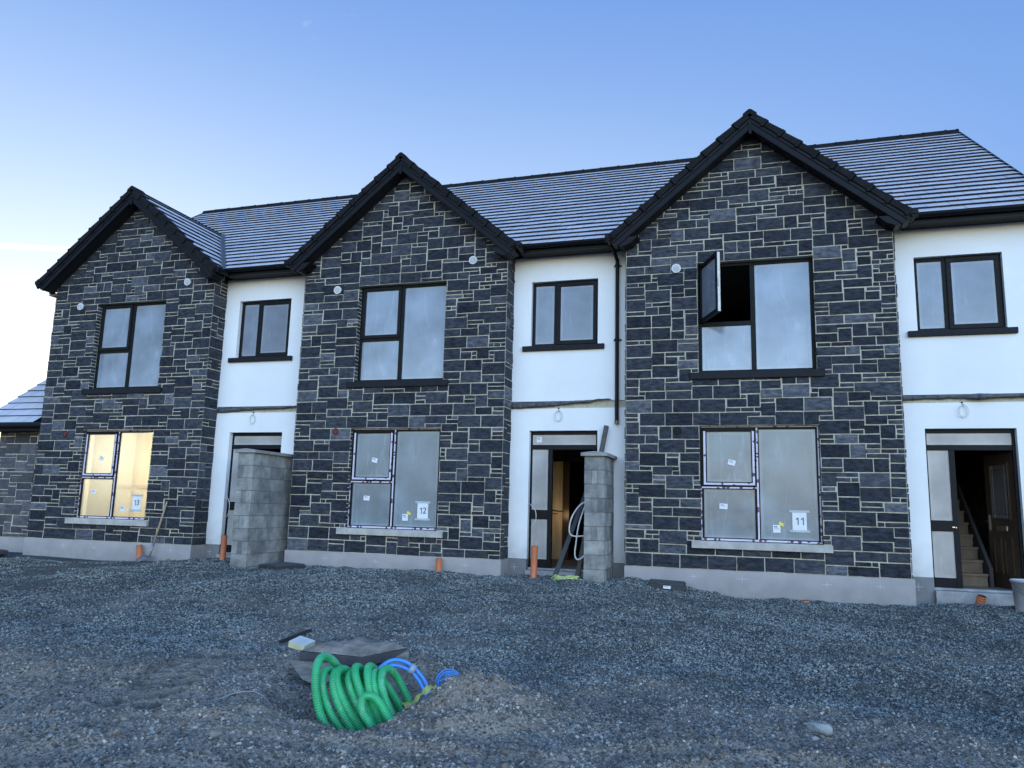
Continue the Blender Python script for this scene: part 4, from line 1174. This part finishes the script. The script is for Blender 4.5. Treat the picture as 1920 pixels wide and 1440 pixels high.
# ------------------------------------------------------------------ block screen walls by the doors
def block_pier(x0, y0, x1, y1, ztop, label, seed):
    """hollow-block pier, local box; front end faces the yard"""
    rng = random.Random(seed)
    h = empty('block_wall', ((x0 + x1) / 2, y0, 0)); tag(h, label, 'block wall', 'concrete block walls beside the doors')
    w = (x1 - x0) / 2; L_ = y1 - y0
    mb = MB()
    mb.box(-w + .006, w - .006, .006, L_, -.6, ztop - .07, 1)
    z = ztop - .07; k = 0; ch = .225
    while z > -.55:
        zb = z - ch
        def blk(a0, a1, b0, b1):
            T = min(1, max(0, rng.gauss(.5, .25))); j = rng.uniform(-.003, .003); g = .006
            mb.box(a0 + g * 0, a1 - g * 0, b0, b1, zb + g, z - g, 0, T)
        off = rng.uniform(-.004, .004)
        if k % 2 == 0:
            blk(-w + off, w + off, -.0 + off, .215)
            y = .227
        else:
            blk(-w + off, -.052 + off, off, .10); blk(-.046 + off, .046 + off, off + .003, .10); blk(.052 + off, w + off, off, .10)
            y = .112
        while y < L_ - .02:
            e = min(y + .44, L_); blk(-w + off, w + off, y, e - .012); y = e
        z = zb; k += 1
    mb.build('block_courses', [M['block'], M['bmortar']], h, tone=True)
    c = MB(); c.box(-w - .055, w + .055, -.06, L_ + .0, ztop - .068, ztop - .012, 0)
    c.prism([(-w - .055, -.06, ztop - .012), (w + .055, -.06, ztop - .012), (.0, -.03, ztop + .012)], (0, L_ + .0, 0), 0)
    c.build('coping', M['cope'], h, bevel=.006)
    return h
block_pier(12.17, -.47, 12.50, D + .0, 1.955, 'short grey block wall with coping beside the middle house door', 3)
block_pier(5.84, -.92, 6.17, D + .0, 1.955, 'longer block wall beside the left house door, hiding most of it', 8)

# ------------------------------------------------------------------ orange drain pipes
def drain(x, y, z0, z1, label, tilt=(0, 0)):
    o = MB(); r = .056
    o.lathe((0, 0, 0), [(r - .005, z1 - z0), (r, z1 - z0), (r, 0)], 24)
    o.lathe((0, 0, 0), [(r - .006, 0.0), (r - .006, z1 - z0)], 24, m=1)
    ob = o.build('drain_pipe', [M['orange'], M['hole']], None, smooth=True)
    for p in ob.data.polygons: p.use_smooth = True
    ob.location = (x, y, z0); ob.rotation_euler = (tilt[0], tilt[1], 0)
    return tag(ob, label, 'pipe', 'orange drain pipes standing in the gravel')
drain(3.20, -.16, -.45, .115, 'leaning orange drain pipe beside the shovel', (0, R(-9)))
drain(5.05, -.10, -.4, .36, 'tall orange drain pipe left of the longer block wall')
drain(9.55, -.17, -.45, .125, 'orange drain pipe before the plinth of the middle house')
drain(11.24, -.12, -.4, .40, 'tall orange drain pipe beside the middle house door', (0, R(1)))
drain(15.50, -.17, -.5, -.235, 'short orange pipe stub barely above gravel at the right house plinth')
def stub():
    o = MB(); r = .06
    o.tube([(0, 0, 0), (.05, -.06, .20)], .055, 20, caps=False)
    for k in range(4):
        t = .35 + k * .18; o.tube([(.05 * t, -.06 * t, .2 * t), (.05 * (t + .08), -.06 * (t + .08), .2 * (t + .08))], .063, 20)
    o.tube([(.045, -.055, .17), (.051, -.061, .203)], .050, 16, m=1)
    ob = o.build('drain_pipe', [M['orange'], M['hole']], None, smooth=True); ob.location = (17.85, .13, -.26)
    tag(ob, 'ribbed orange pipe end below the right house door step', 'pipe')
stub()

# ------------------------------------------------------------------ shovel leaning on the plinth
def shovel():
    h = empty('shovel', (3.42, -.24, -.2)); tag(h, 'shovel with wooden handle leaning on the left house wall', 'shovel')
    a = Vector((.03, .06, .26)); b = Vector((.16, .195, 1.17))
    m = MB(); m.tube([a, a.lerp(b, .5), b], lambda i: .019, 10); m.build('handle', M['handle_wood'], h, smooth=True)
    m = MB(); m.tube([Vector((.0, .03, .06)), a + (b - a) * .12], lambda i: .014 + .009 * i, 10)
    m.build('socket', M['steel'], h, smooth=True)
    m = MB(); n = 8; vs = []
    for j in range(6):
        t = j / 5; wdt = .125 * (1 if t < .6 else (1 - ((t - .6) / .4) ** 2 * .75))
        for i in range(n + 1):
            s = -1 + 2 * i / n
            vs.append((s * wdt - .16 * t + .02, .03 - .13 * t, .10 - .12 * t + .025 * s * s))
    fs = [(j * (n + 1) + i, j * (n + 1) + i + 1, (j + 1) * (n + 1) + i + 1, (j + 1) * (n + 1) + i) for j in range(5) for i in range(n)]
    m.add(vs, fs); ob = m.build('blade', M['steel'], h, smooth=True)
    so = ob.modifiers.new('s', 'SOLIDIFY'); so.thickness = .004
shovel()

# ------------------------------------------------------------------ black chamber covers lying on gravel
def cover(x, y, rz, w, d, label, tilt=(0, 0), stick_=False, z=None):
    h = empty('chamber_cover', (x, y, float(ground(x, y)) + .06 if z is None else z), R(rz)); h.rotation_euler = (tilt[0], tilt[1], R(rz))
    tag(h, label, 'chamber cover', 'black chamber covers lying on the gravel')
    m = MB(); m.box(-w / 2 + .06, w / 2 - .06, -d / 2 + .06, d / 2 - .06, -.12, .0); m.build('chamber_neck', M['hole'], h)
    m = MB(); m.box(-w / 2, w / 2, -d / 2, d / 2, .0, .075); m.build('cover_frame', M['cover'], h, bevel=.008)
    m = MB(); m.box(-w / 2 + .02, w / 2 - .02, -d / 2 + .02, d / 2 - .02, .076, .088); m.build('cover_plate', M['gdust'], h, bevel=.004)
    if stick_:
        m = MB(); m.box(-.05, .06, -d / 2 - .003, -d / 2, .02, .062, 0); m.box(-.04, .03, -d / 2 - .004, -d / 2 - .003, .045, .052, 1)
        m.build('sticker', [M['paper'], M['ink']], h)
cover(13.49, -.52, 4, .56, .42, 'tilted black chamber cover with white label before the right house', (R(4), R(2)), True, z=-.13)
cover(6.72, -.62, -22, .60, .58, 'black chamber cover at the foot of the longer block wall', (R(2), R(0)), z=-.16)
cover(-.35, -.62, -16, .66, .60, 'black chamber cover on gravel at the far left corner', (R(2), 0), z=-.20)

# ------------------------------------------------------------------ plastic tub
def tub():
    h = empty('bucket', (18.36, -.38, float(ground(18.36, -.38)) - .01)); tag(h, 'dirty pale plastic tub standing by the right house door', 'bucket')
    m = MB(); m.lathe((0, 0, 0), [(.0, .005), (.165, .005), (.172, .02), (.20, .40), (.215, .40), (.217, .43), (.205, .435), (.195, .43), (.163, .03), (0, .03)], 32)
    m.build('tub_body', M['bucket'], h, smooth=True)
    m = MB(); m.tube([(-.21 + .0, -.03 - .0, .40), (-.205, -.10, .33), (-.15, -.185, .28), (-.03, -.235, .25), (.1, -.21, .27), (.19, -.12, .33), (.215, -.02, .40)], .006, 8)
    m.build('handle', M['steel'], h, smooth=True)
tub()

# ------------------------------------------------------------------ things leaning in the middle doorway
m = MB(); a = Vector((11.61, -.24, -.16)); b = Vector((12.12, .46, 1.62)); U = (b - a).normalized(); V = U.cross(Vector((0, 1, .3))).normalized(); N = U.cross(V)
m.fbox(a, U, V, N, 0, (b - a).length, -.038, .038, -.022, .022)
tag(m.build('plank', M['plank'], bevel=.003), 'long black plank leaning in the middle house doorway', 'plank')
m = MB(); a = Vector((12.03, .22, .5)); b = Vector((12.385, .30, 2.47)); U = (b - a).normalized(); V = U.cross(Vector((0, 1, 0))).normalized(); N = U.cross(V)
m.fbox(a, U, V, N, 0, (b - a).length, -.038, .038, -.03, .03)
m.fbox(a, U, V, N, -.65, 0, -.037, .037, -.028, .028)
tag(m.build('post', M['post'], bevel=.003), 'weathered grey post leaning behind the short block wall', 'post')
def loop():
    pts = [(12.14, -.1, 1.16), (12.06, -.13, 1.12), (11.97, -.16, 1.02), (11.89, -.18, .86), (11.865, -.2, .70), (11.89, -.2, .61), (11.98, -.2, .585), (12.16, -.18, .60)]
    m = MB(); m.tube(catmull(pts, 6), .013, 8)
    m.tube(catmull([(12.13, -.1, 1.14), (12.07, -.16, .95), (12.02, -.2, .75), (11.985, -.2, .5), (11.965, -.2, .3), (12.0, -.2, .215), (12.08, -.2, .24), (12.16, -.15, .34)], 6), .013, 8)
    tag(m.build('hose', M['cable_w'], smooth=True), 'looped white hose hanging from the short block wall', 'hose')
def catmull(p, k):
    p = [Vector(q) for q in p]; out = []
    P_ = [p[0] * 2 - p[1]] + p + [p[-1] * 2 - p[-2]]
    for i in range(1, len(P_) - 2):
        for j in range(k):
            t = j / k; a, b, c, d = P_[i - 1], P_[i], P_[i + 1], P_[i + 2]
            out.append(.5 * ((2 * b) + (c - a) * t + (2 * a - 5 * b + 4 * c - d) * t * t + (3 * b - a - 3 * c + d) * t ** 3))
    out.append(p[-1]); return out
loop()
def ygcable():
    r = random.Random(4); m = MB()
    for k in range(5):
        cx, cy = 11.87 + r.uniform(-.02, .02), -.42 + r.uniform(-.03, .03); rx, ry = .20 + r.uniform(-.04, .03), .10 + r.uniform(-.02, .03)
        pts = []
        for j in range(25):
            an = 2 * math.pi * j / 24; x = cx + rx * math.cos(an); y = cy + ry * math.sin(an) + .25 * (x - cx) * -.5
            pts.append((x, y, float(ground(x, y)) + .03 + .008 * k + .01 * math.sin(an * 3 + k)))
        m.tube(pts, .0065, 6)
    pts = []
    for (x, y) in [(11.9, -.40), (12.0, -.5), (12.12, -.62), (12.2, -.72)]: pts.append((x, y, float(ground(x, y)) + .03))
    m.tube(catmull(pts, 4), .0075, 6)
    tag(m.build('cable', M['cable_yg'], smooth=True), 'coiled yellow-green cable on the gravel beneath the middle door', 'cable')
ygcable()

# ------------------------------------------------------------------ pit contents (local frame a=right, b=away)
def L2W(a, b, z): return Vector((OX + a * RX + b * WX, OY + a * RYY + b * WY, z))
def coil():
    nt = 8.914; ctrl = []
    N_ = int(nt * 24)
    for j in range(N_ + 1):
        t = j / 24.0
        th = 2 * math.pi * t - 2.6
        R_ = .262 + .020 * math.sin(t * 2.3 + .6) + .014 * math.sin(t * 5.1)
        big = max(0, 1 - t / 1.35)
        R_ += .070 * big ** .5
        a0 = -.292 + .058 * t + .016 * math.sin(t * 3.3)
        op = .070 + .07 * big
        a = a0 - .145 * math.cos(th) - op * math.sin(th) + .012 * math.sin(2 * th + t)
        b = -.14 - .21 * math.sin(th) * (R_ / .27)
        z = -.452 + R_ * math.cos(th)
        ctrl.append(L2W(a, b, z))
    # loose tail curling out at the front
    tl = [(.235, -.30, -.56), (.16, -.42, -.60), (.06, -.50, -.57), (-.03, -.50, -.46), (-.085, -.47, -.375), (-.075, -.44, -.315), (-.02, -.44, -.305), (.04, -.45, -.35), (.10, -.46, -.44), (.17, -.46, -.54), (.20, -.45, -.62)]
    m = MB()
    def resample(c, step):
        out = [c[0]]; acc = 0
        for p, q in zip(c[:-1], c[1:]):
            ln = (q - p).length; d = step - acc
            while d <= ln: out.append(p.lerp(q, d / ln)); d += step
            acc = ln - (d - step)
        return out
    rad = lambda i: (.0296, .0288, .0268, .0288)[i % 4]
    c1 = resample(catmull(ctrl, 6), .0040); m.tube(c1, rad, 14)
    c2 = resample(catmull([L2W(*q) for q in tl], 14), .0040); m.tube(c2, rad, 14)
    tag(m.build('duct_coil', M['green'], smooth=False), 'coil of green corrugated ducting sitting in the dug pit', 'pipe coil')
coil()
def blue():
    m = MB()
    P1 = [(-.02, .20, -.42), (.0, .24, -.30), (.06, .28, -.235), (.14, .30, -.205), (.24, .30, -.225), (.32, .30, -.285), (.385, .28, -.36), (.43, .25, -.45), (.45, .22, -.52)]
    m.tube(catmull([L2W(*q) for q in P1], 8), .0155, 12)
    P2 = [(a * .93 + .0, b - .02, z - .037 + (.0 if k < 5 else .012)) for k, (a, b, z) in enumerate(P1)]
    m.tube(catmull([L2W(*q) for q in P2], 8), .0145, 12)
    o = m.build('water_pipe', M['blue'], smooth=True); tag(o, 'two blue water pipes arching out of the pit', 'pipe')
    t = MB(); t.tube([L2W(.265, .29, -.262), L2W(.30, .29, -.285)], .042, 12); t.build('tape_wrap', M['tape'], o, smooth=True)
    m = MB(); r = random.Random(3)
    for k in range(6):
        ca, cb, cz = .615 + r.uniform(-.01, .01), .60 + r.uniform(-.03, .03), -.45 + r.uniform(-.01, .01); rr = .075 + .007 * k
        m.tube([L2W(ca + rr * math.cos(an), cb + .03 * math.sin(an * 2 + k) + (k - 3) * .012, cz + rr * .85 * math.sin(an)) for an in [2 * math.pi * j / 24 for j in range(25)]], .0055, 6)
    tag(m.build('cable', M['blue'], smooth=True), 'small coil of thin blue cable half buried behind the spoil', 'cable')
blue()
def pit_bits():
    # warning tape
    m = MB(); c = [(.17, .12, -.53), (.21, .05, -.48), (.26, .0, -.475), (.31, -.02, -.43), (.36, .0, -.385), (.42, .03, -.36), (.47, .06, -.38)]
    cc = catmull([L2W(*q) for q in c], 5); w = .045; r = random.Random(2)
    vs = []
    for k, p in enumerate(cc):
        d = Vector((WX, WY, .15 + .35 * math.sin(k * .9))).normalized() * w
        e = Vector((0, 0, r.uniform(-.008, .008)))
        vs += [p - d + e, p + e * 2 + Vector((0, 0, .012)), p + d - e]
    fs = []
    for k in range(len(cc) - 1):
        fs += [(3 * k, 3 * k + 1, 3 * k + 4, 3 * k + 3), (3 * k + 1, 3 * k + 2, 3 * k + 5, 3 * k + 4)]
    m.add(vs, fs); tag(m.build('warning_tape', M['yellow'], smooth=True), 'crumpled yellow warning tape on the pit edge', 'tape')
    def quadbox(name, pts, off, mats, label, cat, bev=.006, ms=None):
        m = MB(); m.prism([L2W(*q) for q in pts], off, 0); o = m.build(name, mats, bevel=bev); tag(o, label, cat); return o
    # dirty slab over the chamber: dark sides, dusty top
    h = empty('chamber_slab', L2W(-.2, 1.2, -.35)); h.rotation_euler = (0, 0, 0); tag(h, 'dirt covered slab with dark edge lying behind the green coil', 'slab')
    base = h.location
    m = MB(); t_ = [(-.66, 1.0, -.262), (-.12, .98, -.315), (.27, 1.12, -.262), (.16, 1.50, -.285), (-.50, 1.45, -.27)]
    m.prism([L2W(a, b, z - .075) - base for a, b, z in t_], (0, 0, .075), 0); m.build('slab_body', M['darkslab'], h, bevel=.005)
    m = MB(); rr = random.Random(8); n = 22; vs = []
    for j in range(n + 1):
        for i in range(n + 1):
            u, v = i / n, j / n
            A = Vector(t_[0]) .lerp(Vector(t_[2]), u); Bq = Vector(t_[4]).lerp(Vector(t_[3]), u)
            if v < .02: A = Vector(t_[0]).lerp(Vector(t_[1]), u * 1.45) if u < .69 else Vector(t_[1]).lerp(Vector(t_[2]), (u - .69) / .31)
            q = A.lerp(Bq, v); e = min(u, v, 1 - u, 1 - v) * 6
            f1 = float(fbm(np.array(q[0] * 6.0), np.array(q[1] * 6.0), 3))
            vs.append(L2W(q[0], q[1] + (.015 if v < .02 else 0), q[2] + .006 + min(1, e) * (.020 + .05 * f1 + .03 * u)) - base)
    fs = [(j * (n + 1) + i, j * (n + 1) + i + 1, (j + 1) * (n + 1) + i + 1, (j + 1) * (n + 1) + i) for j in range(n) for i in range(n)]
    m.add(vs, fs); m.build('dirt_layer', M['dirtslab'], h, smooth=True)
    quadbox('concrete_offcut', [(-.74, .84, -.30), (-.32, .80, -.325), (-.36, .74, -.43), (-.44, .72, -.50), (-.60, .74, -.44)], (WX * .05, WY * .05, -.01), M['board'], 'pale broken concrete piece left behind the green coil', 'concrete')
    quadbox('board_offcut', [(.06, .62, -.30), (.265, .66, -.185), (.262, .62, -.38), (.19, .56, -.53), (.09, .56, -.47)], (WX * .03 + .01, WY * .03, .0), M['board'], 'triangular grey board standing on the right of the green coil', 'board')
    m = MB(); c = L2W(-.72, 1.8, -.36); U = Vector((.83, -.02, -.16)).normalized(); V = Vector((.25, .95, .1)); V = (V - U * V.dot(U)).normalized(); N = U.cross(V)
    m.fbox(c, U, V, N, -.09, .09, -.09, .09, 0, .058, 0); m.fbox(c, U, V, N, -.088, .088, -.088, .088, .0582, .061, 1)
    tag(m.build('insulation_offcut', [M['cream'], M['creamtop']], bevel=.004), 'cream insulation offcut at the back left of the pit', 'offcut')
    m = MB(); a = L2W(-1.0, 2.75, 0); b = L2W(-.62, 3.20, 0)
    a.z = float(ground(a.x, a.y)) + .02; b.z = float(ground(b.x, b.y)) + .05
    U = (b - a).normalized(); V = U.cross(Vector((0, 0, 1))).normalized(); N = V.cross(U)
    m.fbox(a, U, V, N, -.05, .40, -.018, .018, -.015, .015); tag(m.build('batten', M['stick'], bevel=.002), 'short dark batten lying behind the cream offcut', 'batten')
    # thin wire on the left of the pit
    m = MB(); pts = [(-1.15, .12), (-1.0, .16), (-.85, .14), (-.7, .05), (-.6, -.12), (-.52, -.3)]; cc = []
    for a_, b_ in pts:
        q = L2W(a_, b_, 0); q.z = float(ground(q.x, q.y)) + .025; cc.append(q)
    m.tube(catmull(cc, 6), .003, 5); tag(m.build('wire', M['tape'], smooth=True), 'thin grey wire lying left of the pit', 'wire')
pit_bits()

def rock(x, y, s, seed, material, label, sc=(1, .7, .6)):
    import bmesh
    bm = bmesh.new(); bmesh.ops.create_icosphere(bm, subdivisions=3, radius=1)
    r = random.Random(seed); cuts = [Vector((r.gauss(0, 1), r.gauss(0, 1), r.gauss(0, 1))).normalized() for _ in range(9)]
    for v in bm.verts:
        p = v.co.copy()
        for c in cuts:
            d = p.dot(c); k = .62 + .2 * (cuts.index(c) % 3) / 2
            if d > k: p = p - c * (d - k)
        v.co = Vector((p.x * sc[0], p.y * sc[1], p.z * sc[2])) * s
    me = bpy.data.meshes.new('rock'); bm.to_mesh(me); bm.free(); me.materials.append(material)
    o = bpy.data.objects.new('rock', me); COL.objects.link(o); o.location = (x, y, float(ground(x, y)) + s * sc[2] * .35)
    o.rotation_euler = (0, 0, r.uniform(0, 6)); tag(o, label, 'rock')
rock(15.19, -6.90, .085, 1, M['rock'], 'palest whitish lump of concrete in the right foreground', (1.1, .7, .6))
rock(15.16, -6.99, .035, 6, M['rock'], 'small chip just in front of the whitish concrete lump')
rock(12.86, -6.85, .05, 2, M['rock2'], 'grey rock on top of the spoil mound right of the coil')
rock(11.66, -8.66, .05, 3, M['rock2'], 'grey rock in the soil below the tread prints')
rock(13.68, -8.10, .045, 4, M['rock2'], 'small rock at the bottom edge of the picture')
rock(15.62, -6.30, .05, 5, M['rock2'], 'flat dusty rock right of the whitish lump', (1.3, .8, .3))

# ------------------------------------------------------------------ camera
cam = bpy.data.cameras.new('camera'); co = bpy.data.objects.new('camera', cam); COL.objects.link(co)
yaw, pit, rol = -0.3064, 0.161, 0.0261
fwd = Vector((math.sin(yaw) * math.cos(pit), math.cos(yaw) * math.cos(pit), math.sin(pit)))
right = Vector((math.cos(yaw), -math.sin(yaw), 0)); up = right.cross(fwd)
r2 = right * math.cos(rol) + up * math.sin(rol); u2 = up * math.cos(rol) - right * math.sin(rol)
mt = Matrix((r2, u2, -fwd)).transposed().to_4x4(); mt.translation = Vector((14.8039, -12.8396, 1.0057))
co.matrix_world = mt
cam.sensor_width = 36; cam.lens = 1440.16 / 1920 * 36; cam.clip_end = 6000; cam.clip_start = .05
SC.camera = co

# ------------------------------------------------------------------ light
SUN_EL, SUN_AZ = R(7.0), R(-46)      # azimuth measured from +y towards +x
sd = Vector((math.sin(SUN_AZ) * math.cos(SUN_EL), math.cos(SUN_AZ) * math.cos(SUN_EL), math.sin(SUN_EL)))
sun = bpy.data.lights.new('sun', 'SUN'); sun.energy = 2.0; sun.angle = R(.5); sun.color = (1, .86, .68)
so = bpy.data.objects.new('sun', sun); COL.objects.link(so); so.rotation_euler = sd.to_track_quat('Z', 'Y').to_euler(); so.location = (0, 0, 30)

BACK_FILL, SKY_STR = 5.2, .27
wd = bpy.data.worlds.new('World'); SC.world = wd; wd.use_nodes = True
nt = wd.node_tree; L = nt.links; bg = nt.nodes['Background']
sky = nd(nt, 'ShaderNodeTexSky', sky_type='NISHITA'); sky.sun_disc = False; sky.sun_elevation = SUN_EL; sky.sun_rotation = SUN_AZ
sky.altitude = 0; sky.air_density = 1.0; sky.dust_density = 0.6; sky.ozone_density = 1.5
SKY_TINT = (.72, .86, 1.20)
tcw = nd(nt, 'ShaderNodeTexCoord')
def wdot(v):
    n = nd(nt, 'ShaderNodeVectorMath', operation='DOT_PRODUCT'); n.inputs[1].default_value = Vector(v).normalized()
    L.new(tcw.outputs['Generated'], n.inputs[0]); return n.outputs['Value']
def wmap(sock, a, b, c, d, smooth=True):
    n = nd(nt, 'ShaderNodeMapRange'); n.interpolation_type = 'SMOOTHSTEP' if smooth else 'LINEAR'
    for i, v in enumerate((a, b, c, d)): n.inputs[1 + i].default_value = v
    L.new(sock, n.inputs[0]); return n.outputs[0]
def wmul(c1, c2, blend='MULTIPLY'):
    n = nd(nt, 'ShaderNodeMix', data_type='RGBA', blend_type=blend); n.inputs[0].default_value = 1
    L.new(c1, n.inputs[6])
    if isinstance(c2, tuple): n.inputs[7].default_value = (*c2, 1)
    else: L.new(c2, n.inputs[7])
    return n.outputs[2]
sat = nd(nt, 'ShaderNodeHueSaturation'); sat.inputs['Saturation'].default_value = 1.15
L.new(sky.outputs[0], sat.inputs['Color'])
c0 = wmul(sat.outputs[0], SKY_TINT)
# brightness gain added to the sky behind the camera to fill the shaded fronts
back = wmap(wdot((.35, -.84, .46)), .28, .88, 1.0, BACK_FILL)
c1 = wmul(c0, back)
bt = nd(nt, 'ShaderNodeMix', data_type='RGBA'); bt.inputs[6].default_value = (1, 1, 1, 1); bt.inputs[7].default_value = (1.40, 1.03, .84, 1)
L.new(wmap(wdot((.25, -.90, .42)), .0, .6, 0.0, 1.0), bt.inputs[0]); c1 = wmul(c1, bt.outputs[2])
# clear blue towards the camera's side of the sky, paling to a white glow low down round the sun
def wmix(f, a, b):
    n = nd(nt, 'ShaderNodeMix', data_type='RGBA')
    for k, v in ((0, f), (6, a), (7, b)):
        if isinstance(v, tuple): n.inputs[k].default_value = (*v, 1)
        elif isinstance(v, float): n.inputs[k].default_value = v
        else: L.new(v, n.inputs[k])
    return n.outputs[2]
sx = nd(nt, 'ShaderNodeSeparateXYZ'); L.new(tcw.outputs['Generated'], sx.inputs[0])
kk = 1 / SKY_STR
deep = wmix(wmap(sx.outputs['Z'], .30, .62, 0.0, 1.0), (.225 * kk, .435 * kk, .91 * kk), (.18 * kk, .37 * kk, .84 * kk))
f1 = wmap(sx.outputs['Z'], .66, .17, 0.0, 1.0, False)
pw = nd(nt, 'ShaderNodeMath', operation='POWER'); pw.inputs[1].default_value = 1.65; L.new(f1, pw.inputs[0])
f2 = nd(nt, 'ShaderNodeMath', operation='MULTIPLY'); L.new(pw.outputs[0], f2.inputs[0]); L.new(wmap(wdot(tuple(sd)), .35, .85, .12, 1.0), f2.inputs[1])
vis = wmix(f2.outputs[0], deep, (.92 * kk, 1.08 * kk, 1.16 * kk))
vis = wmix(.15, vis, c0)
c1 = wmix(wmap(wdot((.25, -.90, .42)), -.25, .25, 0.0, 1.0), vis, c1)
# high thin wisps and one contrail low on the left
nz = nd(nt, 'ShaderNodeTexNoise'); nz.inputs['Scale'].default_value = 60; nz.inputs['Detail'].default_value = 6
L.new(tcw.outputs['Generated'], nz.inputs['Vector'])
nz2 = nd(nt, 'ShaderNodeTexNoise'); nz2.inputs['Scale'].default_value = 110; nz2.inputs['Detail'].default_value = 5
L.new(tcw.outputs['Generated'], nz2.inputs['Vector'])
def add_streak(col, p, q, width, amount, nl):
    p, q = Vector(p).normalized(), Vector(q).normalized()
    n_ = p.cross(q).normalized(); mid = (p + q).normalized(); half = (p.angle(q)) / 2
    dd = nd(nt, 'ShaderNodeMath', operation='ABSOLUTE'); L.new(wdot(n_), dd.inputs[0])
    j = nd(nt, 'ShaderNodeMath', operation='MULTIPLY_ADD'); j.inputs[1].default_value = -width * nl; L.new(nz.outputs[0], j.inputs[0]); L.new(dd.outputs[0], j.inputs[2])
    band = wmap(j.outputs[0], -width * .2, width * .55 , 1.0, 0.0)
    al = wmap(wdot(mid), math.cos(half * 1.15), math.cos(half * .4 if amount < .5 else half * .85), 0.0, amount)
    m0 = nd(nt, 'ShaderNodeMath', operation='MULTIPLY'); L.new(band, m0.inputs[0]); L.new(al, m0.inputs[1])
    m1 = nd(nt, 'ShaderNodeMath', operation='MULTIPLY'); L.new(m0.outputs[0], m1.inputs[0])
    if amount < .5: L.new(wmap(nz2.outputs[0], .36, .70, 0.0, 1.3), m1.inputs[1])
    else: m1.inputs[1].default_value = 1.0
    mxs = nd(nt, 'ShaderNodeMix', data_type='RGBA'); L.new(m1.outputs[0], mxs.inputs[0]); L.new(col, mxs.inputs[6]); mxs.inputs[7].default_value = (5.0, 5.1, 5.2, 1)
    return mxs.outputs[2]
def px(u, v): return (fwd + r2 * (u - 960) / 1440.16 - u2 * (v - 720) / 1440.16).normalized()
c2 = add_streak(c1, px(-260, 446), px(170, 470), .0055, .9, .5)
c2 = add_streak(c2, px(566, 46), px(592, 42), .004, .07, .9)
c2 = add_streak(c2, px(572, 76), px(598, 68), .004, .07, .9)
c2 = add_streak(c2, px(640, 26), px(680, 30), .002, .03, 1.2)
L.new(c2, bg.inputs[0]); bg.inputs[1].default_value = SKY_STR
SC.view_settings.view_transform = 'Standard'; SC.view_settings.look = 'None'; SC.view_settings.exposure = 0
